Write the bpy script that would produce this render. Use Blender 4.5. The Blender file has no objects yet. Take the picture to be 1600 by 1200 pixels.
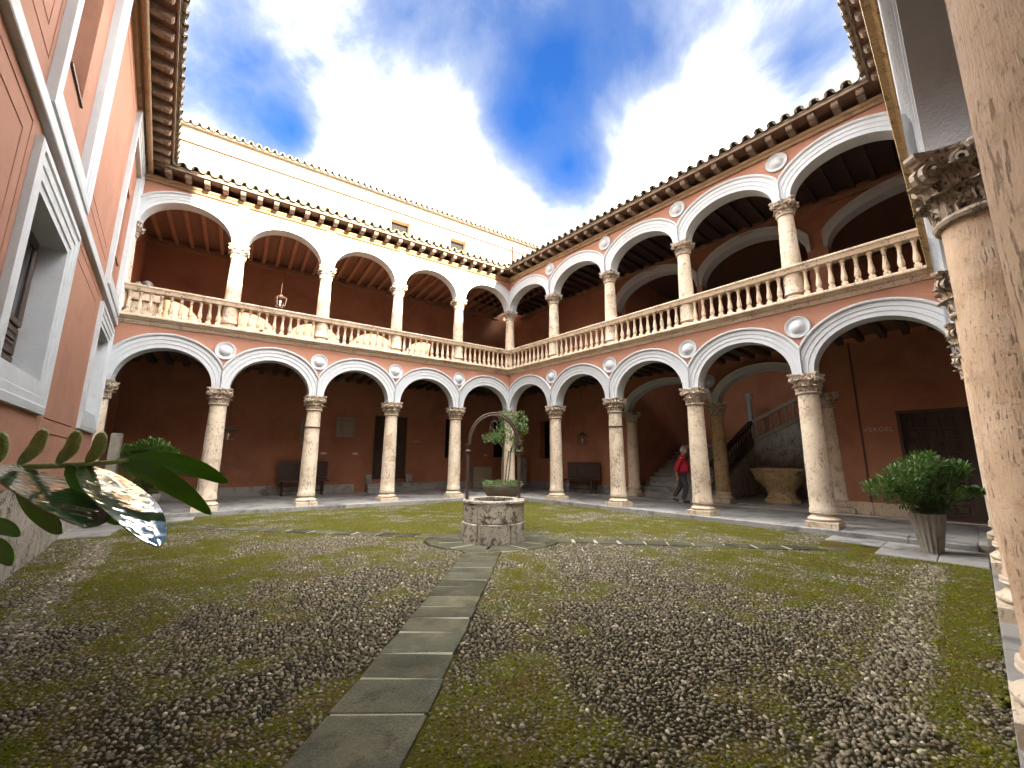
import bpy, bmesh, math, random
import numpy as np
from mathutils import Vector, Matrix, noise as mnoise
random.seed(7); np.random.seed(7)
R = math.radians
sc = bpy.context.scene
COL = sc.collection

# ------------------------------------------------------------------ camera
HC = 1.47
cam = bpy.data.objects.new('camera', bpy.data.cameras.new('camera'))
COL.objects.link(cam); sc.camera = cam
cam.data.sensor_width = 36; cam.data.lens = 36*638.118/1600
cam.data.clip_start = 0.02; cam.data.clip_end = 3000
cam.matrix_world = Matrix.Translation((0, 0, HC)) @ Matrix.Rotation(R(90+10.388), 4, 'X') @ Matrix.Rotation(R(0.214), 4, 'Z')

# ------------------------------------------------------------------ geometry frames (metres)
def uv(a): return (math.cos(R(a)), math.sin(R(a)))
class Fr:
    def __init__(s, O, d, n): s.O, s.d, s.n = O, d, n
    def P(s, t, o, z): return (s.O[0]+s.d[0]*t+s.n[0]*o, s.O[1]+s.d[1]*t+s.n[1]*o, z)
    @property
    def rz(s): return math.atan2(s.d[1], s.d[0])
CA = (-0.0948, 16.2179)
dA, dB, dD, dCt = uv(-146.3134), uv(-48.8327), uv(-138.2036), uv(130.2-180)
sA, sB, sD = 2.35858, 2.47802, 2.34517
nA = (-dA[1], dA[0]); nB = (dB[1], -dB[0])
C2 = (CA[0]+dB[0]*sB*5, CA[1]+dB[1]*sB*5)
nD = (dD[1], -dD[0])
E0 = (CA[0]+dA[0]*11.74, CA[1]+dA[1]*11.74)
nC = (-dCt[1], dCt[0])
FA, FB, FD, FC = Fr(CA, dA, nA), Fr(CA, dB, nB), Fr(C2, dD, nD), Fr(E0, dCt, nC)
MAB = 1/math.tan(R(97.4807/2)); MBD = 1/math.tan(R(90.63/2))
ZW, ZC1, ZC2 = 0.12, 3.307, 7.459          # walkway, lower / upper capital tops
ZK0, ZF2, ZR = 4.77, 4.98, 5.77            # cornice underside, upper floor, handrail top
ZT = 8.68                                  # wall top

# ------------------------------------------------------------------ light
SUN = Vector((-2.995, 3.051, -1.40)).normalized()      # direction the light travels
sun = bpy.data.lights.new('sun', 'SUN'); sun.energy = 2.5; sun.angle = R(0.5); sun.color = (1.0, 0.90, 0.70)
so = bpy.data.objects.new('sun', sun); COL.objects.link(so)
so.rotation_euler = SUN.to_track_quat('-Z', 'Y').to_euler()
sc.view_settings.view_transform = 'Standard'; sc.view_settings.look = 'None'
sc.view_settings.exposure = 4.15; sc.view_settings.gamma = 1; sc.view_settings.use_curve_mapping = False

w = bpy.data.worlds.new('World'); sc.world = w; w.use_nodes = True
nt = w.node_tree; nt.nodes.clear()
def N(tree, typ, **kw):
    n = tree.nodes.new(typ)
    for k, v in kw.items():
        if k.startswith('i_'): n.inputs[k[2:].replace('_', ' ')].default_value = v
        else: setattr(n, k, v)
    return n
def L(tree, a, b): tree.links.new(a, b)
def math_(tree, op, a, b=None, clamp=False):
    n = tree.nodes.new('ShaderNodeMath'); n.operation = op; n.use_clamp = clamp
    for i, v in enumerate((a, b)):
        if v is None: continue
        if isinstance(v, (int, float)): n.inputs[i].default_value = v
        else: tree.links.new(v, n.inputs[i])
    return n.outputs[0]
def mix_(tree, fac, a, b, typ='MIX'):
    n = tree.nodes.new('ShaderNodeMix'); n.data_type = 'RGBA'; n.blend_type = typ
    for s, v in ((n.inputs[0], fac), (n.inputs[6], a), (n.inputs[7], b)):
        if isinstance(v, (int, float)): s.default_value = v
        elif isinstance(v, (tuple, list)): s.default_value = (*v[:3], 1)
        else: tree.links.new(v, s)
    return n.outputs[2]
def ramp_(tree, fac, stops, interp='LINEAR'):
    n = tree.nodes.new('ShaderNodeValToRGB'); cr = n.color_ramp; cr.interpolation = interp
    while len(cr.elements) < len(stops): cr.elements.new(0.5)
    for e, (p, c) in zip(cr.elements, stops):
        e.position = p; e.color = (c, c, c, 1) if isinstance(c, (int, float)) else (*c, 1)
    tree.links.new(fac, n.inputs[0]); return n.outputs[0]
sky = N(nt, 'ShaderNodeTexSky', sky_type='NISHITA', sun_disc=False)
sky.sun_elevation = R(18.1); sky.sun_rotation = math.atan2(-SUN.x, -SUN.y); sky.altitude = 700; sky.air_density = 1.0; sky.dust_density = 0.3; sky.ozone_density = 2.5
tc = N(nt, 'ShaderNodeTexCoord')
sep = N(nt, 'ShaderNodeSeparateXYZ'); L(nt, tc.outputs['Generated'], sep.inputs[0])
zz = math_(nt, 'ADD', math_(nt, 'MAXIMUM', sep.outputs[2], 0.02), 0.32)
pl = N(nt, 'ShaderNodeCombineXYZ'); L(nt, math_(nt, 'DIVIDE', sep.outputs[0], zz), pl.inputs[0]); L(nt, math_(nt, 'DIVIDE', sep.outputs[1], zz), pl.inputs[1])
n1 = N(nt, 'ShaderNodeTexNoise', i_Scale=2.3, i_Detail=10.0, i_Roughness=0.60, i_Distortion=0.35); L(nt, pl.outputs[0], n1.inputs['Vector'])
n2 = N(nt, 'ShaderNodeTexNoise', i_Scale=0.9, i_Detail=3.0, i_Roughness=0.5); L(nt, pl.outputs[0], n2.inputs['Vector'])
cov = math_(nt, 'ADD', math_(nt, 'ADD', math_(nt, 'MULTIPLY', n1.outputs[0], 0.75), math_(nt, 'MULTIPLY', n2.outputs[0], 0.35)), 0.10)
def pixdir(x, y):
    a, b = (x-800)/638.118, (600-y)/638.118
    c, s = math.cos(R(10.388)), math.sin(R(10.388))
    return Vector((a, c-s*b, s+c*b)).normalized()
def blob(px, py, rad, amt, cov):          # a gap or a bank of cloud round one direction
    v = pixdir(px, py)
    d = N(nt, 'ShaderNodeVectorMath', operation='DISTANCE'); nrm = N(nt, 'ShaderNodeVectorMath', operation='NORMALIZE')
    L(nt, tc.outputs['Generated'], nrm.inputs[0]); L(nt, nrm.outputs[0], d.inputs[0]); d.inputs[1].default_value = v
    g = math_(nt, 'SUBTRACT', 1, math_(nt, 'DIVIDE', d.outputs['Value'], rad), True)
    g = math_(nt, 'MULTIPLY', math_(nt, 'MULTIPLY', g, g), amt)
    return math_(nt, 'ADD', cov, g)
for b in SKYBLOBS if 'SKYBLOBS' in globals() else (
    (860, 90, .27, -.36), (815, 190, .18, -.28), (885, 260, .15, -.28), (860, -160, .3, -.15), (455, 205, .10, -.30), (380, 80, .34, -.07), (640, 20, .26, -.15), (1010, 60, .22, -.15),
    (650, 240, .30, .20), (520, 320, .3, .12), (1120, 240, .32, .2), (1230, 120, .26, .05), (1010, 330, .2, .08), (330, 150, .18, -.03), (1240, 90, .14, -.14), (1130, 20, .2, -.04)):
    cov = blob(*b, cov)
cl = ramp_(nt, cov, [(0.32, 0.02), (0.45, 0.20), (0.54, 0.50), (0.64, 1.0)], 'LINEAR')
cshade = ramp_(nt, cov, [(0.44, (0.48, 0.56, 0.68)), (0.56, (0.68, 0.74, 0.82)), (0.63, (1.15, 1.16, 1.18)), (0.70, (10.0, 9.8, 9.6)), (0.80, (29.0, 28.4, 27.4))])
lp_ = mix_(nt, 1.0, sky.outputs[0], (0.052, 0.160, 0.30), 'MULTIPLY')
skc = mix_(nt, cl, lp_, cshade)
bg = N(nt, 'ShaderNodeBackground'); bg.inputs[1].default_value = 0.08
L(nt, skc, bg.inputs[0]); out = N(nt, 'ShaderNodeOutputWorld'); L(nt, bg.outputs[0], out.inputs[0])

# ------------------------------------------------------------------ materials
def mat(name, col, rough=0.8, var=None, vscale=4, vamt=0.5, bump=0.0, bscale=30, bdetail=6, spec=0.5, metal=0, stains=None, coord='Object', stretch=(1, 1, 1), extra=None, rvar=0, orand=0):
    m = bpy.data.materials.new(name); m.use_nodes = True; t = m.node_tree; b = t.nodes['Principled BSDF']
    b.inputs['Roughness'].default_value = rough; b.inputs['Metallic'].default_value = metal
    b.inputs['Specular IOR Level'].default_value = spec
    tcn = N(t, 'ShaderNodeTexCoord'); mp = N(t, 'ShaderNodeMapping'); mp.inputs['Scale'].default_value = stretch
    if coord == 'World':
        g = N(t, 'ShaderNodeNewGeometry'); L(t, g.outputs['Position'], mp.inputs[0])
    else: L(t, tcn.outputs[coord], mp.inputs[0])
    v = mp.outputs[0]; c = None
    if var is not None:
        n = N(t, 'ShaderNodeTexNoise', i_Scale=vscale, i_Detail=8.0, i_Roughness=0.65); L(t, v, n.inputs['Vector'])
        f = ramp_(t, n.outputs[0], [(0.5-0.5*vamt*0.6, 0.0), (0.5+0.5*vamt*0.6, 1.0)])
        c = mix_(t, f, col, var)
    else: c = mix_(t, 0.0, col, col)
    if stains:
        for (scol, sscale, lo, hi, amt) in stains:
            n = N(t, 'ShaderNodeTexNoise', i_Scale=sscale, i_Detail=10.0, i_Roughness=0.7, i_Distortion=0.4); L(t, v, n.inputs['Vector'])
            f = math_(t, 'MULTIPLY', ramp_(t, n.outputs[0], [(lo, 0.0), (hi, 1.0)]), amt)
            c = mix_(t, f, c, scol)
    if orand:
        oi = N(t, 'ShaderNodeObjectInfo'); hs = N(t, 'ShaderNodeHueSaturation'); L(t, c, hs.inputs['Color'])
        L(t, math_(t, 'ADD', 1-orand, math_(t, 'MULTIPLY', oi.outputs['Random'], 2*orand)), hs.inputs['Value']); c = hs.outputs[0]
    if extra: c = extra(t, v, c, b)
    L(t, c, b.inputs['Base Color'])
    if rvar:
        n = N(t, 'ShaderNodeTexNoise', i_Scale=3.0, i_Detail=5.0); L(t, v, n.inputs['Vector'])
        L(t, math_(t, 'ADD', rough-rvar, math_(t, 'MULTIPLY', n.outputs[0], 2*rvar)), b.inputs['Roughness'])
    if bump:
        n = N(t, 'ShaderNodeTexNoise', i_Scale=bscale, i_Detail=float(bdetail), i_Roughness=0.65); L(t, v, n.inputs['Vector'])
        bp = N(t, 'ShaderNodeBump'); bp.inputs['Strength'].default_value = bump; bp.inputs['Distance'].default_value = 0.02
        L(t, n.outputs[0], bp.inputs['Height'])
        if 'Bump' in t.nodes and not t.nodes['Bump'] is bp: pass
        if getattr(m, 'pit', None) is None: L(t, bp.outputs[0], b.inputs['Normal'])
    return m
def pits(pscale, pcol, amt, bst=0.8, zs=0.45, lo=0.79):
    def f(t, v, c, b):      # the small dark holes of a travertine-like stone, as colour and relief
        mp = N(t, 'ShaderNodeMapping'); mp.inputs['Scale'].default_value = (1, 1, zs); L(t, v, mp.inputs[0])
        n = N(t, 'ShaderNodeTexNoise', i_Scale=pscale, i_Detail=5.0, i_Roughness=0.6); L(t, mp.outputs[0], n.inputs['Vector'])
        k = N(t, 'ShaderNodeTexNoise', i_Scale=pscale*0.14, i_Detail=2.0); L(t, mp.outputs[0], k.inputs['Vector'])
        s = math_(t, 'ADD', n.outputs[0], math_(t, 'MULTIPLY', k.outputs[0], 0.45))
        h = ramp_(t, s, [(lo, 0.0), (lo+.07, 1.0)])
        c = mix_(t, math_(t, 'MULTIPLY', h, amt), c, pcol)
        bp = N(t, 'ShaderNodeBump', name='pit'); bp.inputs['Strength'].default_value = bst; bp.inputs['Distance'].default_value = 0.008; bp.invert = True
        L(t, h, bp.inputs['Height'])
        fine = N(t, 'ShaderNodeTexNoise', i_Scale=pscale*1.6, i_Detail=6.0, i_Roughness=0.7); L(t, v, fine.inputs['Vector'])
        b2 = N(t, 'ShaderNodeBump', name='fine'); b2.inputs['Strength'].default_value = 0.8; b2.inputs['Distance'].default_value = 0.010
        if zs < .25: L(t, mp.outputs[0], fine.inputs['Vector']); b2.inputs['Strength'].default_value = 1.0
        L(t, fine.outputs[0], b2.inputs['Height']); L(t, bp.outputs[0], b2.inputs['Normal']); L(t, b2.outputs[0], b.inputs['Normal'])
        return c
    return f
M = {}
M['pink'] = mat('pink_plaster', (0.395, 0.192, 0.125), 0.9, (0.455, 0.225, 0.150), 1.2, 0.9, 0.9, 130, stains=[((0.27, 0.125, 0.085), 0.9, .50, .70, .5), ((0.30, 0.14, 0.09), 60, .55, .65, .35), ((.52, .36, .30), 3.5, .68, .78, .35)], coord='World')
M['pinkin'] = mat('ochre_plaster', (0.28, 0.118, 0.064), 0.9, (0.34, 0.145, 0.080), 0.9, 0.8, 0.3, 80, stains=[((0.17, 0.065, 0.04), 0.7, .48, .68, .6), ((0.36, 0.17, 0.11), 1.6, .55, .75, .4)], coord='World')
M['cream'] = mat('cream_plaster', (0.60, 0.40, 0.24), 0.9, (0.66, 0.46, 0.30), 0.8, 0.8, 0.3, 40, coord='World')
M['white'] = mat('white_paint', (0.50, 0.525, 0.545), 0.75, (0.42, 0.445, 0.47), 3, 0.9, 0.35, 60, stains=[((0.30, 0.295, 0.27), 2.2, .56, .74, .5), ((0.36, 0.35, 0.33), 9, .56, .7, .4), ((.25, .24, .22), 14, .72, .78, .5)], coord='World')
M['greywhite'] = mat('grey_render', (0.40, 0.40, 0.385), 0.85, (0.47, 0.47, 0.46), 2.5, 0.9, 0.5, 60, coord='World')
M['stone'] = mat('column_limestone', (0.52, 0.41, 0.29), 0.8, (0.66, 0.57, 0.45), 3.2, 0.9, 0, stains=[((0.30, 0.20, 0.12), 2.4, .52, .66, .7), ((0.17, 0.12, 0.085), 9, .58, .68, .7), ((.62, .60, .56), 1.1, .58, .72, .5)], extra=pits(30, (0.16, 0.115, 0.08), 0.7, .8, .45, .805), coord='World')
M['neartone'] = mat('column_near_limestone', (0.50, 0.33, 0.20), 0.8, (0.74, 0.56, 0.40), 4.2, 0.8, 0, stains=[((0.38, 0.235, 0.135), 3.5, .50, .66, .55), ((0.27, 0.16, 0.09), 34, .54, .64, .55), ((.66, .56, .45), 4.0, .56, .72, .5)], extra=pits(75, (0.20, 0.12, 0.07), 0.7, 1.3, 0.20, .845), coord='World')
M['capital'] = mat('capital_stone', (0.40, 0.32, 0.24), 0.85, (0.52, 0.44, 0.35), 7, 0.9, 0, stains=[((0.16, 0.11, 0.075), 9, .50, .66, .7)], extra=pits(60, (0.07, 0.05, 0.035), 0.8), coord='World')
M['balu'] = mat('balustrade_stone', (0.52, 0.385, 0.26), 0.8, (0.60, 0.50, 0.38), 3, 0.9, 0, stains=[((0.22, 0.16, 0.11), 6, .56, .72, .55), ((.66, .58, .46), 1.5, .5, .7, .4)], extra=pits(40, (0.12, 0.08, 0.05), 0.7), coord='World')
M['gold'] = mat('ochre_stained_stone', (0.36, 0.23, 0.09), 0.7, (0.55, 0.42, 0.22), 7, 0.9, 0.9, 30, stains=[((0.12, 0.07, 0.03), 7, .50, .62, .85)], coord='World')
M['slab'] = mat('worn_slab', (0.23, 0.222, 0.21), 0.45, (0.31, 0.30, 0.285), 1.8, 0.9, 0.5, 35, stains=[((0.075, 0.072, 0.07), 1.5, .50, .62, .75), ((.27, .24, .20), 2.0, .6, .75, .4)], orand=0.14, coord='World', rvar=.2)
def speck(t, v, c, b):
    n = N(t, 'ShaderNodeTexNoise', i_Scale=170.0, i_Detail=3.0, i_Roughness=.7); L(t, v, n.inputs['Vector'])
    k = N(t, 'ShaderNodeTexNoise', i_Scale=2.2, i_Detail=4.0); L(t, v, k.inputs['Vector'])
    f = ramp_(t, math_(t, 'ADD', n.outputs[0], math_(t, 'MULTIPLY', math_(t, 'SUBTRACT', k.outputs[0], .5), .35)), [(.50, 0), (.60, 1)])
    c = mix_(t, math_(t, 'MULTIPLY', f, .38), c, (.26, .24, .17)); f2 = ramp_(t, n.outputs[0], [(.36, 1), (.46, 0)]); return mix_(t, math_(t, 'MULTIPLY', f2, .45), c, (.02, .024, .014))
M['wet'] = mat('wet_slab', (0.042, 0.045, 0.027), 0.40, (0.125, 0.115, 0.072), 1.6, 0.9, 0.6, 60, stains=[((0.016, 0.018, 0.010), 5.5, .52, .60, .7), ((.20, .185, .13), 3.3, .58, .66, .55), ((0.045, 0.050, 0.035), 1.7, .46, .56, .85), ((.17, .13, .075), 2.6, .56, .70, .6), ((.2, .2, .17), 30, .60, .72, .4), ((.09, .11, .04), 4.5, .58, .7, .5)], orand=0.5, extra=speck, coord='World', rvar=.28, spec=.12)
M['wetfar'] = mat('damp_slab', (0.034, 0.033, 0.022), 0.85, (0.085, 0.078, 0.050), 1.6, 0.9, 0.6, 60, stains=[((0.016, 0.018, 0.010), 5.5, .52, .60, .7), ((.20, .185, .13), 3.3, .58, .66, .55), ((0.045, 0.050, 0.035), 1.7, .46, .56, .85), ((.17, .13, .075), 2.6, .56, .70, .6), ((.2, .2, .17), 30, .60, .72, .4), ((.09, .11, .04), 4.5, .58, .7, .5)], orand=0.5, extra=speck, coord='World', spec=.05)
M['joint'] = mat('pale_joint', (0.36, 0.34, 0.25), 0.7, (0.28, 0.26, 0.19), 30, 0.9, 0.6, 90, coord='World')
M['rough'] = mat('rough_stone', (0.46, 0.42, 0.36), 0.85, (0.33, 0.29, 0.23), 4, 0.9, 0, stains=[((0.12, 0.095, 0.07), 5, .54, .68, .75), ((.58, .55, .50), 2.3, .55, .7, .5), ((.20, .19, .09), 2.0, .62, .74, .4)], extra=pits(30, (0.06, 0.045, 0.03), 0.85, 1.2, 0.8), orand=0.15, coord='World')
M['wellstone'] = mat('well_stone', (0.47, 0.43, 0.35), 0.8, (0.31, 0.27, 0.205), 5, 0.9, 0, stains=[((0.06, 0.045, 0.03), 7, .51, .60, .9), ((0.05, 0.038, 0.026), 22, .58, .66, .8), ((.56, .54, .48), 4, .56, .68, .6)], extra=pits(38, (0.05, 0.035, 0.025), 0.9, 1.2, 0.8), orand=0.12, coord='World')
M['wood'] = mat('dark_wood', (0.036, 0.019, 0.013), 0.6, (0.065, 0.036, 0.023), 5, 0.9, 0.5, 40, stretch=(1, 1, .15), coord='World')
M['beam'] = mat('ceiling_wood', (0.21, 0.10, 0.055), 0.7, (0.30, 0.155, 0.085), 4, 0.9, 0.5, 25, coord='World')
M['plank'] = mat('ceiling_plank', (0.13, 0.065, 0.038), 0.75, (0.19, 0.10, 0.06), 12, 0.9, 0.4, 30, coord='World')
M['rafter'] = mat('rafter_wood', (0.155, 0.10, 0.068), 0.8, (0.26, 0.19, 0.135), 6, 0.9, 0.6, 30, stains=[((0.06, 0.04, 0.028), 4, .5, .66, .6)], coord='World')
M['eavewood'] = mat('eave_moulding_wood', (0.24, 0.145, 0.075), 0.75, (0.33, 0.22, 0.12), 3, 0.9, 0.5, 30, stains=[((0.10, 0.06, 0.035), 5, .52, .68, .7)], coord='World')
M['tile'] = mat('old_clay_tile', (0.20, 0.17, 0.125), 0.9, (0.30, 0.24, 0.18), 6, 0.9, 0.6, 25, stains=[((0.11, 0.115, 0.07), 4, .48, .62, .7), ((.38, .24, .16), 3, .6, .74, .5)], coord='World')
M['iron'] = mat('wrought_iron', (0.045, 0.036, 0.032), 0.5, (0.11, 0.062, 0.045), 20, 0.9, 0.3, 80, metal=0.3, coord='World')
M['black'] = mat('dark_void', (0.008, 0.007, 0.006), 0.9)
M['glassdark'] = mat('dark_glass', (0.012, 0.013, 0.015), 0.08)
M['lampglass'] = mat('lantern_glass', (0.35, 0.36, 0.36), 0.15)
M['basin'] = mat('carved_basin_stone', (0.36, 0.245, 0.115), 0.75, (0.46, 0.33, 0.17), 5, 0.9, 0, stains=[((0.14, 0.085, 0.04), 7, .5, .66, .7)], extra=pits(40, (.08, .05, .02), .7), coord='World')
M['concrete'] = mat('weathered_concrete', (0.30, 0.275, 0.23), 0.85, (0.20, 0.18, 0.145), 5, 0.9, 0.7, 45, stains=[((.08, .07, .055), 3.5, .52, .66, .7)], coord='World')
M['carved'] = mat('carved_relief', (0.20, 0.16, 0.12), 0.85, (0.31, 0.26, 0.20), 14, 0.9, 0.9, 30, coord='World')
M['plaque'] = mat('plaque_card', (0.55, 0.50, 0.44), 0.6)
M['brass'] = mat('brass_plate', (0.35, 0.24, 0.09), 0.45, metal=.3)
M['letter'] = mat('pale_lettering', (0.42, 0.34, 0.27), 0.6)
M['soil'] = mat('soil', (0.05, 0.035, 0.022), 0.95, (0.09, 0.065, 0.04), 20, .9, .8, 40)
M['red'] = mat('red_wool', (0.42, 0.012, 0.03), 0.9, (0.34, 0.01, 0.022), 12, .9, .4, 120)
M['trouser'] = mat('charcoal_cloth', (0.035, 0.037, 0.042), 0.9, (0.05, 0.052, 0.058), 10, .9, .3, 90)
M['shoe'] = mat('shoe_leather', (0.03, 0.024, 0.02), 0.5)
M['skin'] = mat('skin', (0.45, 0.24, 0.17), 0.55, (.52, .28, .2), 20, .8, .1, 80)
M['hair'] = mat('grey_hair', (0.22, 0.21, 0.20), 0.8, (.32, .31, .3), 60, .9, .5, 120)
def leafmat(name, c1, c2, rough=.42, trans=.25):
    m = bpy.data.materials.new(name); m.use_nodes = True; t = m.node_tree; b = t.nodes['Principled BSDF']
    g = N(t, 'ShaderNodeNewGeometry'); L(t, mix_(t, g.outputs['Random Per Island'], c1, c2), b.inputs['Base Color'])
    b.inputs['Roughness'].default_value = rough
    tr = N(t, 'ShaderNodeBsdfTranslucent'); tr.inputs[0].default_value = (c2[0]*1.2, c2[1]*1.6, c2[2]*.6, 1)
    mx = N(t, 'ShaderNodeMixShader'); mx.inputs[0].default_value = trans
    L(t, b.outputs[0], mx.inputs[1]); L(t, tr.outputs[0], mx.inputs[2]); L(t, mx.outputs[0], t.nodes['Material Output'].inputs[0]); return m
M['leaf'] = leafmat('shrub_leaf', (0.032, 0.070, 0.020), (0.105, 0.175, 0.045))
M['leafivy'] = leafmat('ivy_leaf', (0.05, 0.085, 0.035), (0.16, 0.22, 0.10))
M['bark'] = mat('bark', (0.20, 0.15, 0.10), 0.9, (0.12, 0.085, 0.055), 20, .9, .8, 60)

# ------------------------------------------------------------------ mesh helpers
class MB:
    def __init__(s, f=None): s.v, s.f, s.x = [], [], f or (lambda *p: p)
    def add(s, vs, fs):
        n = len(s.v); s.v += [s.x(*p) for p in vs]; s.f += [tuple(i+n for i in f) for f in fs]; return s
    def box(s, a0, a1, b0, b1, c0, c1):
        return s.add([(a, b, c) for c in (c0, c1) for b in (b0, b1) for a in (a0, a1)],
                     [(0, 2, 3, 1), (4, 5, 7, 6), (0, 1, 5, 4), (2, 6, 7, 3), (0, 4, 6, 2), (1, 3, 7, 5)])
    def cbox(s, a0, a1, b0, b1, c0, c1, e=.01):      # box with a chamfered top
        v = [(a0, b0, c0), (a1, b0, c0), (a1, b1, c0), (a0, b1, c0), (a0, b0, c1-e), (a1, b0, c1-e), (a1, b1, c1-e), (a0, b1, c1-e),
             (a0+e, b0+e, c1), (a1-e, b0+e, c1), (a1-e, b1-e, c1), (a0+e, b1-e, c1)]
        f = [(0, 3, 2, 1)]+[(i, (i+1) % 4, (i+1) % 4+4, i+4) for i in range(4)]+[(i+4, (i+1) % 4+4, (i+1) % 4+8, i+8) for i in range(4)]+[(8, 9, 10, 11)]
        return s.add(v, f)
    def loft(s, rings, close_ring=True, caps=True, close=False):
        k = len(rings[0]); vs = [p for r in rings for p in r]; fs = []
        m = len(rings)
        for i in range(m if close else m-1):
            for j in range(k if close_ring else k-1):
                a, b = i*k+j, i*k+(j+1) % k; i2 = (i+1) % m
                fs.append((a, b, i2*k+(j+1) % k, i2*k+j))
        if caps and close_ring and not close: fs += [tuple(reversed(range(k))), tuple(range((m-1)*k, m*k))]
        return s.add(vs, fs)
    def lathe(s, prof, seg=24, cx=0, cy=0, jit=0):
        return s.loft([[(cx+r*(1+jit*math.sin(3*a+z*7)+jit*math.sin(5*a-z*11))*math.cos(a), cy+r*(1+jit*math.sin(3*a+z*7))*math.sin(a), z) for a in [2*math.pi*j/seg for j in range(seg)]] for r, z in prof])
    def tube(s, pts, rad, seg=8):
        pts = [Vector(p) for p in pts]; rings = []
        for i, p in enumerate(pts):
            d = (pts[min(i+1, len(pts)-1)]-pts[max(i-1, 0)]).normalized()
            a = d.orthogonal().normalized() if i == 0 else (a-d*a.dot(d)).normalized()
            b = d.cross(a); r = rad[i] if isinstance(rad, (list, tuple)) else rad
            rings.append([tuple(p+a*r*math.cos(q)+b*r*math.sin(q)) for q in [2*math.pi*j/seg for j in range(seg)]])
        return s.loft(rings)
    def build(s, name, m, parent=None, smooth=None, loc=None, rz=0, fix=True):
        me = bpy.data.meshes.new(name)
        me.from_pydata(s.v, [], s.f)
        if fix:
            bm = bmesh.new(); bm.from_mesh(me); bmesh.ops.recalc_face_normals(bm, faces=bm.faces); bm.to_mesh(me); bm.free()
        me.materials.append(m if not isinstance(m, str) else M[m])
        if smooth is not None:
            me.polygons.foreach_set('use_smooth', [True]*len(me.polygons)); me.set_sharp_from_angle(angle=R(smooth))
        return place(name, me, parent, loc, rz)
def place(name, me, parent=None, loc=None, rz=0):
    o = bpy.data.objects.new(name, me); COL.objects.link(o)
    if loc is not None: o.location = loc
    if rz: o.rotation_euler.z = rz
    if parent is not None: o.parent = parent
    return o
def thing(name, label, cat, loc=(0, 0, 0), rz=0, group=None):
    o = bpy.data.objects.new(name, None); COL.objects.link(o); o.location = loc; o.rotation_euler.z = rz; o.empty_display_size = .1
    o['label'] = label; o['category'] = cat
    if group: o['group'] = group
    return o
def tag(o, label, cat, group=None):
    o['label'] = label; o['category'] = cat
    if group: o['group'] = group
    return o
def struct(o): o['kind'] = 'structure'; return o
def prof_ext(F, prof, t0, t1, m0=0, m1=0):
    """closed profile [(o,z)] swept along t, mitred by m*o at each end"""
    mb = MB(F.P); mb.loft([[(t0+m0*o, o, z) for o, z in prof], [(t1-m1*o, o, z) for o, z in prof]]); return mb
def grid_wall(F, o1, o0, t0, t1, z0, z1, holes, mb=None):
    ts = sorted({t0, t1, *[h[0] for h in holes], *[h[1] for h in holes]}); zs = sorted({z0, z1, *[h[2] for h in holes], *[h[3] for h in holes]})
    ts = [t for t in ts if t0 <= t <= t1]; zs = [z for z in zs if z0 <= z <= z1]
    inh = lambda t, z: not (t0 < t < t1 and z0 < z < z1) or any(h[0] < t < h[1] and h[2] < z < h[3] for h in holes)
    mb = mb or MB(F.P)
    for i in range(len(ts)-1):
        for j in range(len(zs)-1):
            a, b, c, d = ts[i], ts[i+1], zs[j], zs[j+1]
            if inh((a+b)/2, (c+d)/2): continue
            mb.add([(a, o1, c), (b, o1, c), (b, o1, d), (a, o1, d)], [(0, 1, 2, 3)])
            mb.add([(a, o0, c), (b, o0, c), (b, o0, d), (a, o0, d)], [(0, 1, 2, 3)])
            for (p, q, tt, zt) in (((a, c), (a, d), a-1e-4, (c+d)/2), ((b, c), (b, d), b+1e-4, (c+d)/2), ((a, c), (b, c), (a+b)/2, c-1e-4), ((a, d), (b, d), (a+b)/2, d+1e-4)):
                if inh(tt, zt):
                    mb.add([(p[0], o1, p[1]), (q[0], o1, q[1]), (q[0], o0, q[1]), (p[0], o0, p[1])], [(0, 1, 2, 3)])
    return mb
def rect_frame(F, t0, t1, z0, z1, prof, closed=True):
    mb = MB(F.P)
    mb.loft([[(t0+i, o, z0+i), (t1-i, o, z0+i), (t1-i, o, z1-i), (t0+i, o, z1-i)] for i, o in prof], caps=False, close=closed); return mb

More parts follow.
